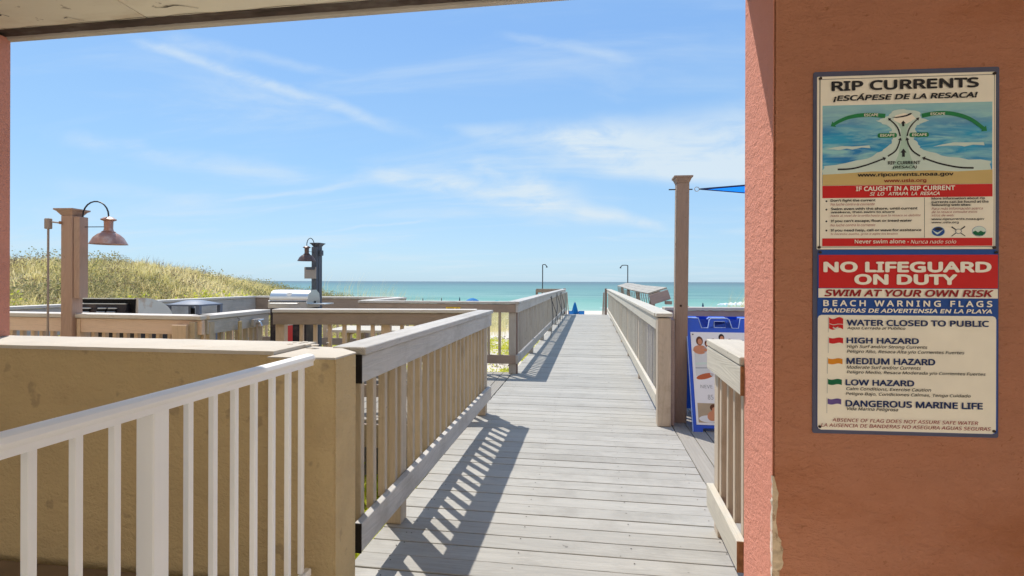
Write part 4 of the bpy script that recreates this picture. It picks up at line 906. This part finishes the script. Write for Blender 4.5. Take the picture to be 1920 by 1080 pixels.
ribbon(s1, 'current_arrow', [(288, 1953), (288, 1963)], 7, 7, 'ink', 6, 16, 10); ribbon(s1, 'current_arrow', [(289, 1845), (289, 1860)], 9, 9, 'ink', 6, 20, 14)
poly(s1, 'swimmer', [(248, 1986), (266, 1987), (285, 1990), (298, 1993), (310, 1999), (318, 1999), (312, 1993), (300, 1988), (285, 1985), (265, 1983)], 'ink', 6.2)
sheet(s1, 'red_band', 17, 583, 1702, 1746, 'signred', 4); sheet(s1, 'red_band', 17, 583, 1530, 1558, 'signred', 4)
sheet(s1, 'divider', 360.2, 361.4, 1559, 1701, 'ink', 3.6)
def disc(parent, name, cx, cz, rx, rz, m_, layer, a0=0, a1=360, inner=0.):
    pts = [(cx+rx*math.cos(R(a)), cz+rz*math.sin(R(a))) for a in np.linspace(a0, a1, 25)]
    if a1-a0 >= 360: pts = pts[:-1]
    return poly(parent, name, pts, m_, layer)
for zc in (1691, 1661, 1619, 1586): disc(s1, 'bullet', 31, zc, 3.2, 3.2, 'ink', 3.6)
disc(s1, 'round_emblem', 406, 1581, 23, 18, 'white_print', 3.6); disc(s1, 'round_emblem', 406, 1581, 21, 16.4, 'signblue', 4.0)
poly(s1, 'gull_emblem', [(385, 1587), (396, 1580), (404, 1577), (414, 1583), (427, 1589), (418, 1583), (408, 1573), (402, 1570), (396, 1575)], 'white_print', 4.6); disc(s1, 'emblem_sky', 406, 1590, 12, 5, 'ink', 4.8)
for a, b in (((450, 1597), (495, 1564)), ((494, 1598), (450, 1564))): ribbon(s1, 'crossed_oar', [a, b], 4.2, 2.2, 'ink', 4)
disc(s1, 'crossed_emblem', 472, 1581, 11, 9, 'p_grey', 4.4); disc(s1, 'crossed_emblem', 472, 1581, 8, 6.5, 'cream', 4.8)
disc(s1, 'wave_emblem', 540, 1581, 23, 18, 'signblue', 3.6); disc(s1, 'wave_emblem', 540, 1581, 22, 17, 'white_print', 4.0)
poly(s1, 'wave_emblem', [(519, 1579), (528, 1583), (536, 1577), (545, 1583), (553, 1578), (561, 1580), (558, 1572), (550, 1566), (540, 1565), (528, 1567), (521, 1573)], 'dkgreen', 4.4)
text_meshes([t for t in TXT if t[3] > 1.51], -.0068, s1)
for x_, z_ in ((9, 2131), (588, 2131), (6, 1526), (589, 1524)): tube('corner_screw', [(x_/1000, -.002, z_/1000), (x_/1000, -.007, z_/1000)], .0052, 'bolt', s1, 10)
s2 = sign_root('lifeguard_sign', 'lower warning sign with NO LIFEGUARD ON DUTY on red and five flags')
sheet(s2, 'plate', 2, 603, 872, 1517, 'signblue', 2, 12, .0015)
sheet(s2, 'red_band', 6, 602, 1381, 1499, 'signred', 3); sheet(s2, 'cream_band', 5, 602, 1346, 1379, 'cream', 3)
sheet(s2, 'face', 3, 597, 873, 1284, 'cream', 3, 12)
def flag(x0, x1, z0, z1, m_, pole):
    h = z1-z0; up_ = [(x0+(x1-x0)*t, z1-h*.10*math.sin(t*6.3)-h*.08*t) for t in np.linspace(0, 1, 9)]; lo_ = [(x, z-h*.82) for x, z in reversed(up_)]
    poly(s2, 'flag_print', up_+lo_, m_, 4); sheet(s2, 'flagpole_print', x0-3, x0-1.8, pole, z1+3, 'p_grey', 3.6)
flag(41, 89, 1228, 1275, 'signred', 1222); flag(41, 89, 1180, 1203, 'signred', 1148); flag(38, 87, 1106, 1129, 'orange', 1074); flag(38, 85, 1032, 1055, 'dkgreen', 1004); flag(37, 83, 962, 985, 'purple', 932)
ribbon(s2, 'flag_stripe', [(42, 1253), (57, 1249), (72, 1252), (88, 1251)], 1.8, 1.8, 'white_print', 4.6); ribbon(s2, 'flag_stripe', [(54, 1240), (62, 1236), (72, 1241)], 4, 3, 'white_print', 4.6)
text_meshes([t for t in TXT if t[3] < 1.51], -.0058, s2)
for x_, z_ in ((10, 1508), (595, 1507), (10, 884), (590, 883)): tube('corner_screw', [(x_/1000, -.002, z_/1000), (x_/1000, -.0065, z_/1000)], .005, 'bolt', s2, 10)

# ================================================================== blue sandwich board
sw = empty('sandwich_board', (.965, 5.09, 0), R(1)); tag(sw, 'blue plastic sandwich board with a family beach photo poster', 'sandwich board')
def panelmesh(nm, tilt, y0, parent):
    WW, HH = .64, 1.10; z0 = .0
    outl = [(0, 0), (.085, 0), (.095, .035), (.545, .035), (.555, 0), (WW, 0), (WW, HH), (WW-.12, HH), (WW-.145, HH-.10), (WW-.205, HH-.10), (.205, HH-.10), (.145, HH-.10), (.12, HH), (0, HH)]
    hand = [(.205, HH-.0995), (.225, HH-.015), (.245, HH), (.395, HH), (.415, HH-.015), (.435, HH-.0995), (.385, HH-.0995), (.375, HH-.03), (.265, HH-.03), (.255, HH-.0995)]
    bm = bmesh.new()
    for pl in (outl, hand):
        a = [bm.verts.new((x, 0, z)) for x, z in pl]; b = [bm.verts.new((x, .035, z)) for x, z in pl]; n = len(pl)
        bm.faces.new(a); bm.faces.new(b[::-1])
        for i in range(n): bm.faces.new((a[i], b[i], b[(i+1) % n], a[(i+1) % n]))
    bmesh.ops.triangulate(bm, faces=[f for f in bm.faces if len(f.verts) > 4])
    o = link(nm, to_mesh(bm), 'blue', parent, (0, y0, 0), (tilt, 0, 0))
    tube('scuffed_rim', [(x, -.002, z) for x, z in [(0, .0), (0, HH), (.12, HH), (.145, HH-.10), (.205, HH-.10), (.225, HH-.015), (.245, HH), (.395, HH), (.415, HH-.015), (.435, HH-.10), (WW-.145, HH-.10), (WW-.12, HH), (WW, HH), (WW, 0)]], .005, 'blueedge', o, 6)
    tube('scuffed_rim', [(.265, -.002, HH-.095), (.27, -.002, HH-.033), (.37, -.002, HH-.033), (.375, -.002, HH-.095), (.265, -.002, HH-.095)], .004, 'blueedge', o, 6)
    return o
fr = panelmesh('front_panel', R(-19), 0, sw); bp_ = panelmesh('back_panel', R(19), .80, sw)
ps = flat('poster', [(.035, .065), (.605, .065), (.605, .955), (.035, .955)], -.006, 'paper', fr, .004)
def pp(name, pts, m_, layer=0): return flat(name, pts, -.0066-layer*.0005, m_, ps, .0004)
def ell(cx, cz, rx, rz, n=18, rot=0.):
    return [(cx+rx*math.cos(a)*math.cos(rot)-rz*math.sin(a)*math.sin(rot), cz+rx*math.cos(a)*math.sin(rot)+rz*math.sin(a)*math.cos(rot)) for a in (2*math.pi*i/n for i in range(n))]
pp('photo_haze', [(.06, .52), (.59, .52), (.59, .80), (.06, .80)], 'p_haze')
pp('photo_waterline', [(.06, .63), (.28, .64), (.59, .635), (.59, .66), (.3, .665), (.06, .65)], 'white_print', 1); pp('photo_waterline', [(.06, .595), (.3, .60), (.3, .607), (.06, .602)], 'p_grey', 1)
# people lying in a row, printed
for cx_, cz_, hair, sc_ in ((.115, .86, 'p_hair', 1.25), (.185, .835, 'p_hair', .9), (.245, .85, 'p_hair', 1.), (.325, .895, 'ink', 1.05), (.40, .85, 'p_hair', 1.)):
    pp('printed_figure', ell(cx_, cz_-.065*sc_, .052*sc_, .036*sc_), 'p_white' if sc_ < 1.1 else 'p_skin', 1)
    pp('printed_hair', ell(cx_, cz_+.006, .026*sc_, .036*sc_), hair, 2); pp('printed_face', ell(cx_+.003, cz_-.002, .017*sc_, .024*sc_), 'p_skin', 3)
pp('printed_arm', ell(.13, .775, .085, .014, rot=.05), 'p_skin', 3)
pp('printed_body', ell(.145, .52, .085, .026, rot=.25), 'p_red', 2); pp('printed_body', ell(.225, .565, .035, .05, rot=-.2), 'p_white', 2); pp('printed_face', ell(.235, .61, .024, .032), 'p_skin', 3)
text_meshes([('Sal', .44, .53, .845, .885, .3, .0, 'p_grey')], -.0072, ps); text_meshes([('NEVE', .095, .205, .405, .437, 0, 0., 'p_grey'), ('85', .155, .205, .30, .345, 0, .0, 'p_grey')], -.0072, ps)
pp('photo_sand', [(.055, .085), (.42, .085), (.42, .265), (.055, .265)], 'p_sand')
pp('printed_blanket', ell(.16, .12, .10, .034), 'p_white', 1); pp('printed_body', ell(.19, .15, .055, .045, rot=.6), 'p_skin', 2); pp('printed_hair', ell(.20, .225, .034, .032), 'p_hair', 2); pp('printed_face', ell(.205, .205, .022, .024), 'p_skin', 3)
tube('poster_screw', [(.055, -.006, .93), (.055, -.011, .93)], .006, 'bolt', ps, 8)
tube('hinge_bar', [(.03, .40, 1.01), (.61, .40, 1.01)], .012, 'bolt', sw)

# ================================================================== weathered rack beyond the right handrail
rk = empty('slatted_rack', (1.08, 10.0, 0), R(.3)); tag(rk, 'weathered wooden rack with sagging plank top and side slats by the right handrail', 'rack')
rk.rotation_euler = (R(.35), 0, R(.3))
lt = R(18)
for i in range(3):
    for j in range(3):
        sag = (.0, -.03, .02)[j]
        box('top_plank', (i*.122+.002, i*.122+.119, j*3.3+.003, (j+1)*3.3-.003, 0, .03), 'rack', rk, .003, loc=(0, 0, 1.165+sag), rot=(R((-.2, .3, -.1)[j]), -lt, 0))
box('end_panel', (.0, .36, -.035, -.003, -.20, -.012), 'mauve', rk, .003, loc=(.005, 0, 1.165), rot=(0, -lt, 0))
sm = boxmesh((-.0, .012, -.025, .025, -.21, -.012), 'rack', .002)
for i in range(24): link('side_slat', sm, None, rk, (.002, .10+i*.42, 1.165+(-.03 if 3.3 < i*.42 < 6.6 else 0)), (R(-14), R(-8), 0))
box('lower_beam', (.0, .04, .0, 9.8, .93, .955), 'brown', rk); box('back_beam', (.34, .38, .0, 9.8, 1.08, 1.20), 'brown', rk)
for y_ in (.5, 3.4, 6.4, 9.2): box('support_post', (.10, .19, y_, y_+.09, -1.2, 1.15), 'brown_z', rk)
box('bracket', (.30, .42, -.10, .0, .99, 1.05), 'brown', rk, .003)

# black cords draped on the far left handrail
cd = empty('rail_cords', (-.995, 13.6, 0)); tag(cd, 'thin black cords hung crosswise on the far left handrail', 'cords')
for a, b in (((0, 0, 1.0), (.10, 1.9, .06)), ((0, .3, 1.02), (.07, -.9, .05)), ((0, 2.4, 1.0), (.06, .9, .3)), ((.0, 2.6, 1.04), (.10, 4.2, .06)), ((0, 4.6, 1.02), (.08, 2.8, .08)), ((0, 5.2, 1.02), (.06, 6.2, .2))):
    tube('cord', [a, ((a[0]+b[0])/2+.05, (a[1]+b[1])/2, (a[2]+b[2])/2-.03), b], .009, 'wire', cd, 6)
# beach showers
def shower(label, x, y, flip, h):
    e = empty('beach_shower', (x, y, 0)); tag(e, label, 'shower', 'outdoor showers at the end of the boardwalk')
    tube('riser_pipe', [(0, 0, -1.2), (0, 0, h)], .022, 'wire', e); tube('shower_arm', [(0, 0, h), (flip*.12, 0, h+.01), (flip*.25 if flip < 0 else flip*.12, 0, h+.005)], .018, 'wire', e)
    x1 = flip*(.25 if flip < 0 else .12)
    tube('shower_head', [(x1, 0, h+.005), (x1+flip*.06, 0, h-.07), (x1+flip*.08, 0, h-.13)], [.018, .022, .045], 'wire', e)
shower('shower pole left of the boardwalk end, head turned to the right', -2.12, 23.9, 1, 2.18); shower('shower pole right of the boardwalk end, head turned to the left', 1.72, 24.2, -1, 2.15)
# stair handrails dropping away at the deck end
for s_, x_, lb in ((-1, -.98, 'grey metal stair rail at the left of the deck end'), (1, .62, 'grey metal stair rail at the right of the deck end')):
    e = empty('stair_handrail', (x_, 22.75, 0)); tag(e, lb, 'handrail', 'metal rails at the head of the beach steps')
    tube('rail', [(0, 0, .92), (0, .35, .95), (-s_*.02, 3.6, -1.1)], .022, 'conduit', e); tube('upright', [(0, .03, -.05), (0, .03, .93)], .022, 'conduit', e); tube('upright', [(-s_*.02, 3.5, -2.6), (-s_*.02, 3.5, -1.1)], .022, 'conduit', e)
    box('end_post', (.03 if s_ > 0 else -.13, .13 if s_ > 0 else -.03, -.15, -.05, 0, 1.12), 'brown_z', e, .004)
stp = empty('beach_steps', (0, 0, 0)); tag(stp, 'wooden steps going down to the sand from the deck end', 'steps')
smh = boxmesh((-.95, .70, 0, .29, -.04, 0), 'deck', .003)
for i in range(14): link('step', smh, None, stp, (0, 22.72+i*.28, -.17*(i+1)))

# ================================================================== on the beach
def umbrella_closed(label, x, y, z, h, m_, grp=None):
    e = empty('beach_umbrella', (x, y, z)); tag(e, label, 'umbrella', grp)
    tube('pole', [(0, 0, 0), (0, 0, h)], .03, 'caulk', e)
    bm = bmesh.new(); seg = 16; rings = []
    for rr, zz_ in ((.20, h*.18), (.24, h*.26), (.17, h*.5), (.10, h*.8), (.04, h*.98), (.01, h*1.02)):
        rings.append([bm.verts.new((rr*(1 if j % 2 else .72)*math.cos(2*math.pi*j/seg), rr*(1 if j % 2 else .72)*math.sin(2*math.pi*j/seg), zz_)) for j in range(seg)])
    for a, b in zip(rings, rings[1:]):
        for j in range(seg): bm.faces.new((a[j], a[(j+1) % seg], b[(j+1) % seg], b[j]))
    link('folded_canopy', to_mesh(bm), m_, e); return e
def at(bearing, D):      # place on the beach at a bearing (degrees right of the boardwalk) and a range
    a_ = R(bearing); return (D*math.sin(a_), D*math.cos(a_))
def gz1(x, y): return float(ground_z(x, y))
x_, y_ = at(-1.55, 74); u1 = umbrella_closed('folded blue beach umbrella at the end of the boardwalk', x_, y_, gz1(x_, y_), 2.05, 'umb'); u1.scale = (2.3, 2.3, 1)
x_, y_ = at(11.65, 78); u2 = umbrella_closed('folded teal beach umbrella right of the tall brown post', x_, y_, gz1(x_, y_), 2.05, 'umb_navy'); u2.scale = (1.2, 1.2, 1)
for bd, w_ in ((-19.95, 'first'), (-18.09, 'second'), (-16.09, 'third'), (-14.13, 'fourth')):
    x_, y_ = at(bd, 80); umbrella_closed('%s dark umbrella tip from the left above the sticker fence' % w_, x_, y_, gz1(x_, y_), 2.35, 'umb_navy', 'folded umbrellas above the sticker fence')
def umbrella_open(label, bd, D, rad, h, m_):
    x, y = at(bd, D); z = gz1(x, y); e = empty('open_umbrella', (x, y, z)); tag(e, label, 'umbrella'); tube('pole', [(0, 0, 0), (0, 0, h)], .03, 'caulk', e)
    lathe('canopy', [(rad, h-.55), (rad*.85, h-.36), (rad*.6, h-.18), (rad*.3, h-.05), (0, h)], m_, e, 8)
umbrella_open('open blue beach umbrella rising above the brown sticker fence', -12.74, 72, 1.05, 2.30, 'umb'); umbrella_open('open teal beach umbrella barely showing above the brown fence', -10.06, 84, .95, 2.02, 'umb_teal')
for bd, lb in ((-1.99, 'left'), (-0.86, 'right')):
    x_, y_ = at(bd, 73); z_ = gz1(x_, y_); e = empty('beach_lounger', (x_, y_, z_)); tag(e, 'blue beach lounger just %s of the folded umbrella' % lb, 'lounger', 'loungers at the folded umbrella')
    bl = box('seat', (-.42, .42, -1., .5, .28, .36), 'umb', e, .02); box('backrest', (-.42, .42, 0, .08, 0, .62), 'umb', e, .02, loc=(0, .5, .34), rot=(R(-35), 0, 0))
    for a, b in ((-.36, -.9), (.34, -.9), (-.36, .4), (.34, .4)): box('leg', (a, a+.05, b, b+.05, -.1, .279), 'caulk', e)
# a beachgoer standing at the water's edge
def person(x, y, z, label):
    e = empty('person', (x, y, z)); tag(e, label, 'person')
    J = {'pel': (0, 0, .95), 'ch': (0, 0, 1.25), 'nk': (0, 0, 1.47), 'hd': (0, -.01, 1.62), 'ht': (0, -.01, 1.72), 'sl': (-.19, 0, 1.40), 'el': (-.25, .02, 1.12), 'hl': (-.24, -.06, .86), 'sr': (.19, 0, 1.40), 'er': (.26, .02, 1.12), 'hr': (.25, -.07, .87), 'kl': (-.11, -.02, .50), 'al': (-.12, .02, .08), 'tl': (-.13, -.12, .03), 'kr': (.11, -.02, .50), 'ar': (.13, .02, .08), 'tr': (.14, -.12, .03)}
    rad = dict(pel=.14, ch=.145, nk=.06, hd=.10, ht=.06, sl=.06, el=.042, hl=.035, sr=.06, er=.042, hr=.035, kl=.065, al=.045, tl=.035, kr=.065, ar=.045, tr=.035)
    E_ = [('pel', 'ch'), ('ch', 'nk'), ('nk', 'hd'), ('hd', 'ht'), ('ch', 'sl'), ('sl', 'el'), ('el', 'hl'), ('ch', 'sr'), ('sr', 'er'), ('er', 'hr'), ('pel', 'kl'), ('kl', 'al'), ('al', 'tl'), ('pel', 'kr'), ('kr', 'ar'), ('ar', 'tr')]
    K = list(J); me = bpy.data.meshes.new('body'); me.from_pydata([J[q] for q in K], [(K.index(a), K.index(b)) for a, b in E_], [])
    o = link('body', me, 'skin', e); md = o.modifiers.new('s', 'SKIN')
    for i, q in enumerate(K): me.skin_vertices[0].data[i].radius = (rad[q], rad[q]*.8)
    me.skin_vertices[0].data[0].use_root = True; o.modifiers.new('u', 'SUBSURF').levels = 1; o.modifiers['u'].render_levels = 1
    lathe('hair', [(.085, 1.62), (.105, 1.68), (.09, 1.75), (.05, 1.785), (0, 1.795)], 'hair', o, 12, (0, .015, 0)); lathe('swimsuit', [(.135, .86), (.165, .95), (.15, 1.1), (.165, 1.22), (.15, 1.34)], 'cloth', o, 12)
x_, y_ = at(10.14, 86); person(x_, y_, gz1(x_, y_), 'distant beachgoer with dark hair just right of the tall brown post')

# drifted grit, leaf scraps and nail heads on the deck
nm = bmesh.new(); bmesh.ops.create_cone(nm, cap_ends=True, segments=6, radius1=.0035, radius2=.0035, depth=.0006)
nme = to_mesh(nm); nme.materials.append(M['bolt'])
vv, ff = [], []
for i in range(60):
    y_ = 2.05+i*.1397+.05
    for x_ in (-1.0, -.98, -.36, .22, .70):
        cx_, cy_ = x_+random.uniform(-.01, .01), y_+random.uniform(-.025, .03); b_ = len(vv)
        for j in range(6): vv.append((cx_+.0042*math.cos(j*1.047), cy_+.0042*math.sin(j*1.047), .0022))
        ff.append(tuple(range(b_, b_+6)))
me = bpy.data.meshes.new('nail_heads'); me.from_pydata(vv, [], ff); me.materials.append(M['bolt']); o = bpy.data.objects.new('nail_heads', me); COL.objects.link(o); o.parent = d1; o['kind'] = 'stuff'
